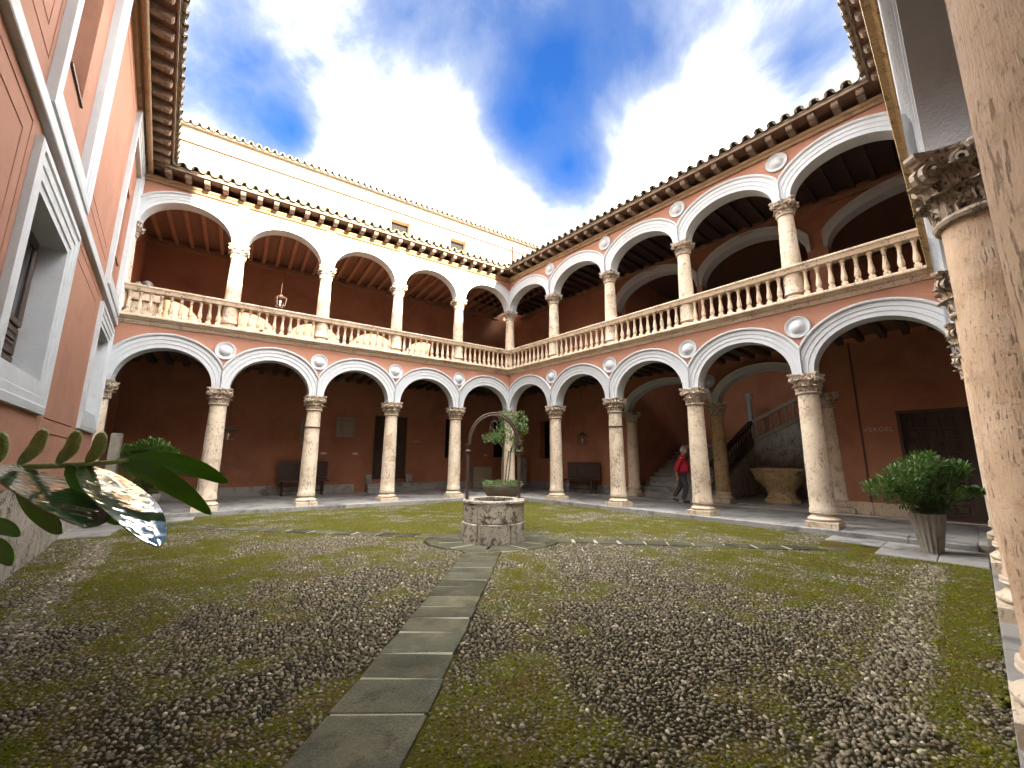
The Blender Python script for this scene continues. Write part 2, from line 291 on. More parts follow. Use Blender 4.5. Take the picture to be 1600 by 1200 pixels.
# ------------------------------------------------------------------ shared column pieces
def capital_mb(w, h, r, seed=1):
    rnd = random.Random(seed); mb = MB()
    mb.lathe([(r*1.0, -.02), (r*1.14, -.012), (r*1.19, .008), (r*1.14, .028), (r*1.02, .034), (r*.98, .05), (r*.97, h*.4), (r*1.05, h*.62), (r*1.3, h*.82), (r*1.32, h*.84)], 28)
    def leaf(a0, zb, hh, wd, out, curl):
        n = 7; rows = []
        for i in range(n):
            u = i/(n-1); z = zb+hh*(math.sin(min(u*1.15, 1)*math.pi/2)) - (curl*max(0, u-.72)/.28*.55)
            rr = r*(1.0+.10*u)+out*(u**2.6)
            ww = wd*(.62+.55*math.sin(u*math.pi*.85))*(1+.22*math.cos(u*19))*(.25 if i == n-1 else 1)
            row = []
            for k, off in enumerate((-1, -.45, 0, .45, 1)):
                aa = a0+ww*off/rr; rk = rr+(.018, -.0, .016, -.0, .018)[k]*(1-.3*u)+.012
                row.append((rk*math.cos(aa), rk*math.sin(aa), z-.012*abs(off)))
            rows.append(row)
        back = [[(x*.9, y*.9, z) for x, y, z in rw] for rw in rows]
        mb.loft([rw+list(reversed(bk)) for rw, bk in zip(rows, back)])
    for k in range(8): leaf(k*math.pi/4+rnd.uniform(-.04, .04), .04, h*.34, r*.34, r*.34, .05)
    for k in range(8): leaf((k+.5)*math.pi/4+rnd.uniform(-.04, .04), .07, h*.58, r*.30, r*.48, .06)
    zt = h*.86
    for q in range(4):                                        # corner scrolls and smaller inner scrolls
        ad = math.pi/4+q*math.pi/2; ca, sa = math.cos(ad), math.sin(ad)
        for side in (-1, 1):
            pts = []
            R0 = h*.17; cr = w*.60-R0*.35; cz = zt-R0*.92
            for i in range(20):
                th = math.pi*.5+i/19*math.pi*3.3; rr = R0*(1-.72*i/19)
                pts.append((cr+rr*math.cos(th), cz+rr*math.sin(th)))
            pts = [(r*1.05, h*.46), (r*1.22, h*.62), (r*1.45, zt-.03)]+pts
            rings = []
            for i, (pr, pz) in enumerate(pts):
                p2 = pts[min(i+1, len(pts)-1)]; p1 = pts[max(i-1, 0)]; dx, dz = p2[0]-p1[0], p2[1]-p1[1]; l = math.hypot(dx, dz) or 1
                nx, nz = -dz/l*.011, dx/l*.011; y0, y1 = side*.012, side*(.05+.012*math.sin(i*.5))
                rings.append([((pr+sx*nx)*ca-y*sa, (pr+sx*nx)*sa+y*ca, pz+sx*nz) for sx, y in ((-1, y0), (1, y0), (1, y1), (-1, y1))])
            mb.loft(rings)
            mb.loft([[((cr+rr2*math.cos(a))*ca-y*sa, (cr+rr2*math.cos(a))*sa+y*ca, cz+rr2*math.sin(a)) for a in [j*math.pi/4 for j in range(8)]] for rr2, y in ((R0*.25, side*.005), (R0*.28, side*.06), (R0*.1, side*.072))])
        af = q*math.pi/2; ca, sa = math.cos(af), math.sin(af)
        for side in (-1, 1):
            pts = []
            R0 = h*.10; cy = side*R0*1.5; cz = zt-R0*1.2
            for i in range(14):
                th = math.pi/2+i/13*math.pi*2.8; rr = R0*(1-.7*i/13); pts.append((cy-side*rr*math.cos(th), cz+rr*math.sin(th)))
            rings = []
            x0, x1 = r*1.2, r*1.38
            for i, (py, pz) in enumerate(pts):
                vx, vz = py-cy, pz-cz; l = math.hypot(vx, vz) or 1
                rings.append([(x*ca-(py+s*vx/l*.008)*sa, x*sa+(py+s*vx/l*.008)*ca, pz+s*vz/l*.008) for s, x in ((-1, x0), (1, x0), (1, x1), (-1, x1))])
            mb.loft(rings)
        cx = w*.43; mb.lathe([(0.002, h*.84), (.03, h*.86), (.042, h*.92), (.03, h*.975), (.002, h*.99)], 10, cx*ca, cx*sa)
    def aba(s_, z):
        pts = []
        for q in range(4):
            ad = math.pi/4+q*math.pi/2
            cx, cy = w*.5*s_*math.sqrt(2)*math.cos(ad), w*.5*s_*math.sqrt(2)*math.sin(ad)
            tx, ty = -math.sin(ad), math.cos(ad); e = .035
            a_ = (cx-tx*e, cy-ty*e); b_ = (cx+tx*e, cy+ty*e)
            nx_ = math.pi/4+(q+1)*math.pi/2; dx, dy = w*.5*s_*math.sqrt(2)*math.cos(nx_), w*.5*s_*math.sqrt(2)*math.sin(nx_)
            pts += [a_, b_]
            af = (q+1)*math.pi/2
            for u in (.2, .4, .6, .8):
                px, py = cx+(dx-cx)*u, cy+(dy-cy)*u; dep = w*.085*math.sin(u*math.pi)
                pts.append((px-dep*math.cos(af), py-dep*math.sin(af)))
        return [(x, y, z) for x, y in pts]
    mb.loft([aba(.90, h*.84), aba(.93, h*.885), aba(.98, h*.915), aba(.985, h*.93), aba(1.0, h*.94), aba(1.0, h*.995), aba(.97, h)])
    return mb
def shaft_mb(rb, rt, z0, z1, seg=36):
    pr = [(rb*1.06, z0), (rb*1.06, z0+.03), (rb, z0+.05)]
    for i in range(1, 13):
        u = i/12; pr.append((rb+(rt-rb)*u**1.5, z0+.05+(z1-.03-z0-.05)*u))
    pr += [(rt*1.03, z1)]
    return MB().lathe(pr, seg, jit=.004)
def base_mb(rb, h, w, seg=32):
    mb = MB(); hw = w/2; ph = h*.36
    mb.cbox(-hw, hw, -hw, hw, 0, ph, .008)
    def c(z0, z1, r, n=5): return [(r+(math.sin(math.pi*i/n))*(z1-z0)*.5, z0+(z1-z0)*i/n) for i in range(n+1)]
    pr = c(ph, ph+h*.24, hw*.86)+[(hw*.84, ph+h*.26), (hw*.76, ph+h*.31), (hw*.74, ph+h*.37), (hw*.80, ph+h*.42)]+c(ph+h*.43, ph+h*.56, hw*.80)+[(rb*1.10, ph+h*.58), (rb*1.07, h)]
    mb.lathe(pr, seg, jit=.006); return mb
HCAP = .43
H1 = ZC1-ZW
low_base = base_mb(.22, .34, .56); low_shaft = shaft_mb(.222, .192, .34, H1-HCAP); near_shaft = shaft_mb(.205, .194, .34, H1-HCAP, 64); low_cap = [capital_mb(.54, HCAP, .195, s) for s in (1, 2)]
H2 = ZC2-ZF2
up_base = base_mb(.20, .18, .44); up_shaft = shaft_mb(.20, .158, .18, H2-.36)
up_cap = [capital_mb(.47, .36, .162, s) for s in (3, 4)]
_mesh = {}
def shared(key, mb, m, smooth=40):
    if key not in _mesh:
        o = mb().build(key, m, None, smooth); _mesh[key] = o.data; bpy.data.objects.remove(o)
    return _mesh[key]
_cnt = [0]
def column(wing, F, t, o, z, kind='low', matn='stone', label=None, band=None, rz=None):
    _cnt[0] += 1; i = _cnt[0] % 2; x, y, _ = F.P(t, o, z)
    rz = F.rz if rz is None else rz
    if kind == 'low': b, s, c, H, hc = shared('lb', lambda: low_base, 'stone'), shared('ls'+matn, lambda: near_shaft if matn == 'neartone' else low_shaft, matn), shared('lc%d' % i, lambda: low_cap[i], 'capital', 30), H1, HCAP
    else: b, s, c, H, hc = shared('ub', lambda: up_base, 'balu'), shared('us', lambda: up_shaft, 'stone'), shared('uc%d' % i, lambda: up_cap[i], 'capital', 30), H2, .36
    col = place('column', s, wing, (x, y, z), rz)
    if label: col['label'] = label
    place('base', b, col, (0, 0, 0)); place('capital', c, col, (0, 0, H-hc))
    if band:
        MB().lathe([(.2, band-.02), (.218, band-.02), (.222, band), (.218, band+.02), (.2, band+.02)], 28).build('band', 'iron', col, 40)
    return col

baluster_pr = [(.050, .60), (.050, .57), (.036, .555), (.030, .53), (.044, .515), (.032, .50), (.030, .44), (.036, .36), (.047, .28), (.057, .21), (.055, .17), (.040, .135), (.034, .12), (.048, .105), (.048, .085)]
def baluster_mb():
    mb = MB().lathe(list(reversed(baluster_pr)), 16)
    mb.box(-.055, .055, -.055, .055, 0, .085); mb.box(-.052, .052, -.052, .052, .60, .625); return mb

# arches
def arch_pt(tc, hw, rise, th, lim): return min(max(tc-hw*math.cos(th), tc-lim), tc+lim), rise*math.sin(th)
def arch_ring(F, tc, hw, ri, ro, zs, lim, thick, wd=.36, seg=40, o=0.0):
    sec = [(0, -thick-.02), (0, .035), (.27, .035), (.285, .048), (.55, .048), (.565, .062), (.80, .062), (.83, .085), (.88, .102), (.95, .108), (1.0, .10), (1.0, 0.012), (.3, .012), (.3, -thick-.02)]
    mb = MB(F.P); rings = []
    for i in range(seg+1):
        th = math.pi*i/seg; row = []
        for a, oo in sec:
            t, z = arch_pt(tc, hw+a*wd, ri+a*(ro-ri), th, lim); row.append((t, oo+o, zs+z))
        rings.append(row)
    mb.loft(rings); return mb
def spandrel(F, bays, hw, ri, zs, ztop, thick, seg=28, o=0.0, ends=(0, 0)):
    """wall above a row of arches: bays = list of (centre, half bay)"""
    mb = MB(F.P)
    for tc, hb in bays:
        pts = [(tc-hb, zs)]
        for i in range(seg+1):
            th = math.pi*i/seg; pts.append((tc-(hw+.05)*math.cos(th), zs+(ri+.05)*math.sin(th)))
        pts.append((tc+hb, zs))
        for (a, b) in zip(pts[:-1], pts[1:]):
            for oo in (o, o-thick): mb.add([(a[0], oo, a[1]), (b[0], oo, b[1]), (b[0], oo, ztop), (a[0], oo, ztop)], [(0, 1, 2, 3)])
            mb.add([(a[0], o, a[1]), (b[0], o, b[1]), (b[0], o-thick, b[1]), (a[0], o-thick, a[1])], [(0, 1, 2, 3)])
            mb.add([(a[0], o, ztop), (b[0], o, ztop), (b[0], o-thick, ztop), (a[0], o-thick, ztop)], [(0, 1, 2, 3)])
    return mb
def medallion(F, wing, t, z, r, o=.0):
    def mk():
        return MB(lambda x, y, h: (x, y, h)).lathe([(r, 0), (r, .03), (r*.97, .045), (r*.90, .045), (r*.86, .03), (r*.78, .03), (r*.74, .018), (r*.62, .018), (r*.58, .03), (r*.5, .055), (r*.36, .085), (r*.18, .10), (.004, .104)], 40)
    me = shared('med%.2f' % r, mk, 'white', 35)
    ob = place('medallion', me, wing); ob.location = F.P(t, o, z)
    n = Vector((F.n[0], F.n[1], 0)); ob.rotation_euler = n.to_track_quat('Z', 'Y').to_euler(); return ob

def tile_mb():
    mb = MB(); rows = []
    for i in range(2):
        y = -.02-.42*i; r = .098-.022*i
        rows.append([(r*math.cos(a), y, r*math.sin(a)*.92-.02) for a in [math.pi*j/8 for j in range(9)]]+[((r-.017)*math.cos(a), y, (r-.017)*math.sin(a)*.92-.02) for a in [math.pi*(8-j)/8 for j in range(9)]])
    mb.loft(rows); return mb
SLOPE = .36
def eaves(F, wing, L_, m0, m1, t0=0, over=.74, rsp=.415, zt=ZT, roofdepth=4.3, tsp=.272, skip=()):
    """wall-plate moulding, rafters, fascia, boards, roof sheet and the tiles at its edge"""
    pr = [(-.34, zt), (.05, zt), (.075, zt+.03), (.075, zt+.06), (.11, zt+.075), (.13, zt+.11), (.13, zt+.14), (-.34, zt+.14)]
    e = prof_ext(F, pr, t0, L_, m0, m1).build('eave', 'eavewood', wing)
    e['label'] = 'moulded brown timber wall plate carrying the rafters'
    def raft(): 
        mb = MB(); pf = [(-.35, 0), (-.35, .15), (over-.16, .15), (over-.16, .10), (over-.17, .03), (over-.20, 0), (over-.26, .0), (over-.29, .018), (over-.33, 0)]
        mb.loft([[(x, o, z) for o, z in pf] for x in (-.062, .062)]); return mb
    me = shared('raft%.2f' % over, raft, 'rafter', None)
    n = int((L_-t0-.3)/rsp); ns = F.n
    zr = zt+.145
    mir = F.d[0]*F.n[1]-F.d[1]*F.n[0]
    ang = math.atan2(ns[1], ns[0])-math.pi/2
    for i in range(n+1):
        t = t0+.22+i*rsp
        if t < t0+m0*over*.9 or t > L_-m1*over*.9: continue
        r_ = place('rafter', me, e, F.P(t, 0, zr), ang)
    zb = zr+.152
    # underside boards between rafters and the fascia
    prof_ext(F, [(-.34, zb), (over-.13, zb), (over-.13, zb+.02), (-.34, zb+.02)], t0, L_, m0, m1).build('soffit_board', 'plank', wing)
    prof_ext(F, [(over-.13, zb-.045), (over-.10, zb-.045), (over-.10, zb+.045), (over-.13, zb+.045)], t0, L_, m0, m1).build('fascia', 'rafter', wing)
    z0 = zb+.05; o1 = over-.06
    rf = prof_ext(F, [(o1-.02, z0-.02), (o1-.02, z0), (-roofdepth, z0+SLOPE*(o1+roofdepth)), (-roofdepth, z0+SLOPE*(o1+roofdepth)-.06)], t0, L_, m0, m1).build('roof', 'tile', wing)
    tm = shared('tile', tile_mb, 'tile', 50)
    sl = math.atan(SLOPE); n = int((L_-t0)/tsp); rest = MB(); rnd = random.Random(int(L_*100))
    for i in range(n+1):
        t = t0+.1+i*tsp
        for row in range(4):
            for kind in (0, 1):
                tt = t+kind*tsp/2; o = over+.02-row*.34-rnd.uniform(0, .02)
                if tt < t0+m0*o or tt > L_-m1*o: continue
                zz_ = z0+SLOPE*(o1-o)+(.055 if kind == 0 else .062)+rnd.uniform(-.006, .006)
                rot = Matrix.Rotation(ang, 4, 'Z') @ Matrix.Rotation(-sl, 4, 'X')
                if kind: rot = rot @ Matrix.Rotation(math.pi, 4, 'Y')
                mw = Matrix.Translation(F.P(tt, o, zz_)) @ rot @ Matrix.Rotation(rnd.uniform(-.03, .03), 4, 'Z')
                if row == 0:
                    ob = place('tile', tm, rf); ob.matrix_local = mw
                else:
                    vs = [tuple(mw @ v.co) for v in tm.vertices]; rest.add(vs, [tuple(p.vertices) for p in tm.polygons])
    o = rest.build('tile_rows', 'tile', rf, 50); o['kind'] = 'stuff'
    return z0

def balustrade(F, wing, s, n, m0=0, m1=0, off=-.02, rz=None, k0=0):
    L_ = s*n-WO*m1
    rail = prof_ext(F, [(off-.10, ZR-.15), (off+.09, ZR-.15), (off+.10, ZR-.12), (off+.105, ZR-.10), (off+.125, ZR-.055), (off+.145, ZR-.045), (off+.145, ZR-.012), (off+.13, ZR), (off-.13, ZR), (off-.13, ZR-.03)], WO*m0, L_, m0, m1).build('handrail', 'balu', wing, 30)
    prof_ext(F, [(off-.10, ZF2), (off+.11, ZF2), (off+.10, ZF2+.035), (off-.10, ZF2+.035)], WO*m0, L_, m0, m1).build('bottom_rail', 'balu', wing)
    me = shared('balu', baluster_mb, 'balu', 40)
    sc_ = (ZR-.15-ZF2-.035)/.625
    for k in range(n):
        nb = 10
        for j in range(nb):
            t = k*s+.26+(s-.52)*(j+.0)/(nb-1)
            b = place('baluster', me, rail, F.P(t, off, ZF2+.035), F.rz+random.uniform(-.05, .05)); b.scale.z = sc_
    return rail
def cornice(F, wing, L_, m0, m1, m='balu'):
    pr = [(-.36, ZK0), (.03, ZK0), (.045, ZK0+.03), (.07, ZK0+.05), (.075, ZK0+.085), (.13, ZK0+.10), (.155, ZK0+.13), (.205, ZK0+.15), (.21, ZF2-.03), (.195, ZF2), (-.36, ZF2)]
    return prof_ext(F, pr, WO*m0, L_-WO*m1, m0, m1).build('cornice', m, wing, 25)

exec_order = []
# ================================================================== WINGS
WO = .16
def shift(F): return Fr((F.O[0]+F.n[0]*WO, F.O[1]+F.n[1]*WO), F.d, F.n)
def gallery(F, wing, s, n, L_, m0, m1, back, t_lo, t_hi, rises, cm='balu', bmt='beam'):
    bays = [((k+.5)*s, s/2) for k in range(n)]; G = shift(F)
    ri, ro, rui, ruo = rises
    spandrel(G, bays, s/2-.20, ri, ZC1, ZK0, .32).build('wall', 'pink', wing, 20)
    spandrel(G, bays, s/2-.185, rui, ZC2, ZT, .32).build('upper_wall', 'pink', wing, 20)
    for k in range(n):
        arch_ring(G, (k+.5)*s, s/2-.20, ri, ro, ZC1, s/2-.002, .32).build('arch', 'white', wing, 30)
        arch_ring(G, (k+.5)*s, s/2-.185, rui, ruo, ZC2, s/2-.002, .32).build('upper_arch', 'white', wing, 30)
    for k in range(1, n):
        medallion(G, wing, k*s, 4.35, .245, .004); medallion(G, wing, k*s, 8.45, .23, .004)
    cornice(G, wing, L_, m0, m1, cm); balustrade(G, wing, s, n, m0, m1)
    # floors and ceilings of the galleries
    MB(F.P).box(t_lo, t_hi, -back, -.165, ZF2-.12, ZF2-.003).build('upper_floor', 'slab', wing)
    MB(F.P).box(t_lo, t_hi, -back, -.17, 4.72, ZF2-.13).build('lower_ceiling', 'plank', wing)
    MB(F.P).box(t_lo, t_hi, -back, -.17, 9.03, 9.09).build('upper_ceiling', 'plank' if bmt == 'beam' else 'wood', wing)  # shaded wings get darker ceiling wood: the deeper shade is in the colour
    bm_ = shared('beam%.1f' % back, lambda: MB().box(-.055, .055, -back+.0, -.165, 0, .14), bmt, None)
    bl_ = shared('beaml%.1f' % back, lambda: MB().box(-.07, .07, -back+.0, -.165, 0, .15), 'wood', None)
    ang = math.atan2(F.n[1], F.n[0])-math.pi/2
    k = 0; t = t_lo+.2
    while t < t_hi-.1:
        place('ceiling_beam', bm_, wing, F.P(t, 0, 8.89), ang)
        if k % 1 == 0: place('ceiling_joist', bl_, wing, F.P(t+.1, 0, 4.57), ang)
        t += .44; k += 1
    MB(F.P).box(t_lo, t_hi, -back+.0, -back+.10, 8.74, 8.888).build('wall_plate', 'beam', wing)

# ---- A : back wing (left half of the picture)
WA = thing('arcaded_wing', 'sunlit two-storey arcaded wing facing us, left of the inner corner, below the tall cream wall', 'palace wing', FA.P(5.9, 0, 0))
OA = Vector(FA.P(5.9, 0, 0))
def reparent_fix(root):      # children were placed in world coordinates: keep them there
    inv = Matrix.Translation(-root.location) if root.rotation_euler.z == 0 else root.matrix_basis.inverted()
    for ch in [o for o in COL.objects if o.parent is root]: ch.matrix_parent_inverse = inv
LA, LB, LD = sA*5, sB*5, 11.9
gallery(FA, WA, sA, 5, LA, MAB, 0, 4.2, -2.0, 12.2, (.93, 1.30, .84, 1.12))
eaves(shift(FA), WA, 11.9, MAB, -.0, t0=WO*MAB, over=.62, roofdepth=4.3)
# back wall of A with door and windows
holesA = [(2.66, 4.10, .60, 3.28), (-.06, .82, 1.5, 3.32), (-2.6, -1.83, 1.56, 3.38)]
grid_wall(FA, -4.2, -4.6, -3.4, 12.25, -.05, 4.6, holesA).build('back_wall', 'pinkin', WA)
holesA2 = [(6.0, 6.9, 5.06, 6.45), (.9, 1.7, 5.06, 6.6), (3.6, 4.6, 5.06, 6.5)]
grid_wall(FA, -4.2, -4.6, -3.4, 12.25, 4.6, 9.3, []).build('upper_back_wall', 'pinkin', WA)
MB(FA.P).box(12.2, 12.5, -4.6, -.0, 0, 9.3).build('end_wall', 'pinkin', WA)
x = -3.3; rnd = random.Random(3)
while x < 12.1:
    wd = rnd.uniform(.9, 1.5)
    if not (x+wd > 2.45 and x < 4.3): MB(FA.P).box(x+.004, min(x+wd, 12.15)-.004, -4.2, -4.165, .05, .44+rnd.uniform(-.02, .02)).build('skirting_stone', 'slab', WA)
    elif x < 2.3: MB(FA.P).box(x, 2.3, -4.2, -4.165, .05, .43).build('skirting_stone', 'slab', WA)
    x += wd
def panelled_door(F, wing, t0, t1, z0, z1, o, leaves=1, rows=7, cols=2, m='wood'):
    d = MB(F.P).box(t0, t1, o-.05, o, z0, z1).build('door', m, wing)
    lw = (t1-t0)/leaves
    for l in range(leaves):
        a = t0+l*lw; 
        for r_ in range(rows):
            zz0 = z0+.08+(z1-z0-.16)*r_/rows; zz1 = z0+.08+(z1-z0-.16)*(r_+1)/rows
            cc = cols if r_ % 2 == 0 else max(1, cols-1)
            if r_ % 2: cc = cols+1
            for c_ in range(cc):
                b0 = a+.08+(lw-.16)*c_/cc; b1 = a+.08+(lw-.16)*(c_+1)/cc
                mb = MB(F.P); e = .03; ins = .02
                mb.loft([[(b0+ins, o, zz0+ins), (b1-ins, o, zz0+ins), (b1-ins, o, zz1-ins), (b0+ins, o, zz1-ins)],
                         [(b0+ins, o+.022, zz0+ins), (b1-ins, o+.022, zz0+ins), (b1-ins, o+.022, zz1-ins), (b0+ins, o+.022, zz1-ins)],
                         [(b0+ins+e, o+.008, zz0+ins+e), (b1-ins-e, o+.008, zz0+ins+e), (b1-ins-e, o+.008, zz1-ins-e), (b0+ins+e, o+.008, zz1-ins-e)],
                         [(b0+ins+e*2, o+.03, zz0+ins+e*2), (b1-ins-e*2, o+.03, zz0+ins+e*2), (b1-ins-e*2, o+.03, zz1-ins-e*2), (b0+ins+e*2, o+.03, zz1-ins-e*2)]], caps=True)
                mb.build('panel', m, d)
    return d
panelled_door(FA, WA, 2.66, 4.10, .60, 3.28, -4.38, 2, 7, 2)
MB(FA.P).box(2.6, 4.2, -4.6, -4.2, .45, .599).box(2.42, 4.3, -4.199, -3.95, .3, .46).box(2.38, 4.34, -3.949, -3.7, .10, .30).build('doorstep', 'slab', WA)
for a in (2.40, 4.12): MB(FA.P).box(a, a+.24, -4.199, -4.12, .46, .80).build('jamb_stone', 'slab', WA)
for h in holesA[1:]:
    MB(FA.P).box(h[0], h[1], -4.6, -4.45, h[2], h[3]).build('window', 'glassdark', WA)
    for k in range(1, 4):
        tt = h[0]+(h[1]-h[0])*k/4; MB(FA.P).box(tt-.012, tt+.012, -4.32, -4.30, h[2], h[3]).build('window_bar', 'iron', WA)
for h in ((5.0, 5.9, 5.06, 6.5), (.9, 1.8, 5.06, 6.6), (2.4, 3.3, 5.06, 6.5)):
    MB(FA.P).box(h[0], h[1], -4.2, -4.185, h[2], h[3]).build('upper_door', 'wood', WA)
# columns
labs = {0: 'stone column standing at the inner corner of the two arcades', 1: 'lower column first left of the inner corner', 2: 'lower column in front of the panelled door',
        3: 'lower column with a ring round its shaft, in front of the bench', 4: 'lower column nearest us on the back arcade, lantern behind it', 5: 'lower column half hidden against the left wing'}
for k in range(6):
    column(WA, FA, k*sA, 0, ZW, 'low', 'stone', labs[k], band=2.25 if k == 3 else None)
    column(WA, FA, k*sA, 0, ZF2, 'up', 'stone', None)
# diagonal arch at the gallery corner
def free_arch(P0, P1, zs, rise, rise_o, wing, width=.30, seg=24, drop=0, m='white'):
    P0, P1 = Vector(P0), Vector(P1); Lh = (P1-P0).length/2; mid = (P0+P1)/2; d = (P1-P0).normalized(); nn = Vector((-d.y, d.x))
    rings = []
    for i in range(seg+1):
        th = math.pi*i/seg; row = []
        for a, oo in ((0, -width/2), (0, width/2), (1, width/2), (1, -width/2)):
            hw = Lh-.16+a*.16; t = -hw*math.cos(th); z = (rise+a*(rise_o-rise))*math.sin(th)
            p = mid+d*t+nn*oo; row.append((p.x, p.y, zs+z))
        rings.append(row)
    MB().loft(rings).build('corner_arch', m, wing, 30)
    p = mid+d*(Lh-.12)
    MB().lathe([(.02, zs-.42), (.06, zs-.36), (.09, zs-.22), (.15, zs-.10), (.19, zs-.05), (.19, zs-.001)], 14, p.x, p.y).build('corbel', 'capital', wing, 40)
# inner corner of the galleries
def isect(F1, o1, F2, o2):
    # point p with p = F1.O+d1*t+n1*o1 and on F2's line
    A_ = np.array([[F1.d[0], -F2.d[0]], [F1.d[1], -F2.d[1]]]); b_ = np.array([F2.O[0]+F2.n[0]*o2-F1.O[0]-F1.n[0]*o1, F2.O[1]+F2.n[1]*o2-F1.O[1]-F1.n[1]*o1])
    t = np.linalg.solve(A_, b_)[0]; return (F1.O[0]+F1.d[0]*t+F1.n[0]*o1, F1.O[1]+F1.d[1]*t+F1.n[1]*o1)
IC = isect(FA, -4.2, FB, -3.3)
free_arch(CA, IC, ZC2-.3, 1.2, 1.45, WA); free_arch(CA, IC, ZC1-.25, 1.15, 1.40, WA)

# ---- upper block behind A (cream wall above the roof)
WU = thing('upper_block', 'tall plain cream wall rising behind the sunlit roof, with two slot windows', 'building', FA.P(4, -4.3, 0))
holesU = [(3.03, 3.93, 11.2, 12.66), (-.02, .87, 11.2, 12.66)]
grid_wall(FA, -4.25, -4.6, -5.4, 12.3, 9.3, 13.62, holesU).build('wall', 'cream', WU)
for h in holesU:
    MB(FA.P).box(h[0], h[1], -4.595, -4.57, h[2], h[3]).build('window', 'black', WU)
MB(FA.P).box(-5.4, 12.3, -4.25, -4.17, 13.00, 13.07).build('ledge', 'wood', WU)
MB(FA.P).box(-3.05, -2.90, -4.248, -4.12, 11.0, 13.3).build('drainpipe', 'wood', WU)
rfu = MB(FA.P).loft([[(t, -4.05, 13.62), (t, -4.05, 13.66), (t, -8.0, 15.0), (t, -8.0, 14.9)] for t in (-5.4, 12.4)]).build('roof', 'tile', WU)
tm = shared('tile', tile_mb, 'tile', 50); angA_ = math.atan2(FA.n[1], FA.n[0])-math.pi/2
t = -5.3
while t < 12.3:
    for kind in (0, 1):
        ob = place('tile', tm, rfu)
        rot = Matrix.Rotation(angA_, 4, 'Z') @ Matrix.Rotation(-math.atan(.35), 4, 'X')
        if kind: rot = rot @ Matrix.Rotation(math.pi, 4, 'Y')
        ob.matrix_local = Matrix.Translation(FA.P(t+kind*.136, -3.93, 13.69)) @ rot
    t += .272
reparent_later = [WA, WU]

# ---- B : right wing
WB = thing('arcaded_wing', 'shaded two-storey arcaded wing on the right with stairs and a stone basin behind its arches', 'palace wing', FB.P(6, 0, 0))
gallery(FB, WB, sB, 5, LB, MAB, MBD, 3.3, -3.0, 15.6, (.94, 1.28, .74, 1.09), 'balu', 'wood')  # ceiling in dark wood, standing in for less bounced sun up there
eaves(shift(FB), WB, LB-WO*MBD, MAB, MBD, t0=WO*MAB, over=.62, roofdepth=3.3)
labsB = {1: 'lower column first right of the inner corner', 2: 'lower column with a thin iron band, by the foot of the stairs', 3: 'lower column the man in red walks behind', 4: 'lower column with a worn patched shaft, beside the stone basin'}
for k in range(1, 5):
    column(WB, FB, k*sB, 0, ZW, 'low', 'stone', labsB[k], band=2.32 if k == 2 else None)
    column(WB, FB, k*sB, 0, ZF2, 'up')
column(WB, FB, 5*sB, 0, ZW, 'low', 'stone', 'lower column at the far end of the nearest arcade, its capital just showing'); column(WB, FB, 5*sB, 0, ZF2, 'up')
ob_ = -3.3
# lower back wall: solid - two basket arches - solid with door
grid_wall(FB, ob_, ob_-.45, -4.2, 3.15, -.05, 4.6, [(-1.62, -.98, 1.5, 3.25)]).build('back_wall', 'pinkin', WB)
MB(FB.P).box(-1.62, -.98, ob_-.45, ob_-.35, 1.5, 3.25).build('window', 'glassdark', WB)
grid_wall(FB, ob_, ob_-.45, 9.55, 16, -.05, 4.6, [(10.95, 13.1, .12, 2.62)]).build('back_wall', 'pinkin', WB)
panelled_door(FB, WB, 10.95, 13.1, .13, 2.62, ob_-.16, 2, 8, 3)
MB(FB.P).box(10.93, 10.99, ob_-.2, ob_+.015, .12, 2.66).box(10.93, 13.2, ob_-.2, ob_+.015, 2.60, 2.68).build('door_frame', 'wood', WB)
MB(FB.P).box(10.20, 10.235, ob_+.0, ob_+.03, .12, 4.6).build('dark_wall_strip', 'wood', WB)  # thin dark-brown strip running up the wall
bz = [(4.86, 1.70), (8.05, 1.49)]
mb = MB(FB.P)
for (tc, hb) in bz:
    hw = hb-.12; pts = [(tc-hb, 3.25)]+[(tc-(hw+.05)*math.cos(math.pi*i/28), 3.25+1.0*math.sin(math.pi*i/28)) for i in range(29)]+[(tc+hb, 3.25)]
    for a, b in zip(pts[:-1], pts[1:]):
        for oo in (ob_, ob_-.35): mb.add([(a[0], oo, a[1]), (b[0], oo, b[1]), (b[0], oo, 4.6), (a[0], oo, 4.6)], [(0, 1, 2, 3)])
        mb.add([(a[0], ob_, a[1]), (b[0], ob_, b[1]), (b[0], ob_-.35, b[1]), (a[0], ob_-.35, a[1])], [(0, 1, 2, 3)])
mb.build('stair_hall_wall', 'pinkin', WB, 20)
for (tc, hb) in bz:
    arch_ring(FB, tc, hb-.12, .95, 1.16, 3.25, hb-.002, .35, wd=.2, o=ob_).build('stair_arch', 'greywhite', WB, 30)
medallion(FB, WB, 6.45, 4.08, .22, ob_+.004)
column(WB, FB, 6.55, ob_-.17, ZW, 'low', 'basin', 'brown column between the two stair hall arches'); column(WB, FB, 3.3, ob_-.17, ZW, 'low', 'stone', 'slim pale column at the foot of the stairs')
column(WB, FB, 9.60, ob_-.17, ZW, 'low', 'stone', 'pale column against the wall right of the basin')
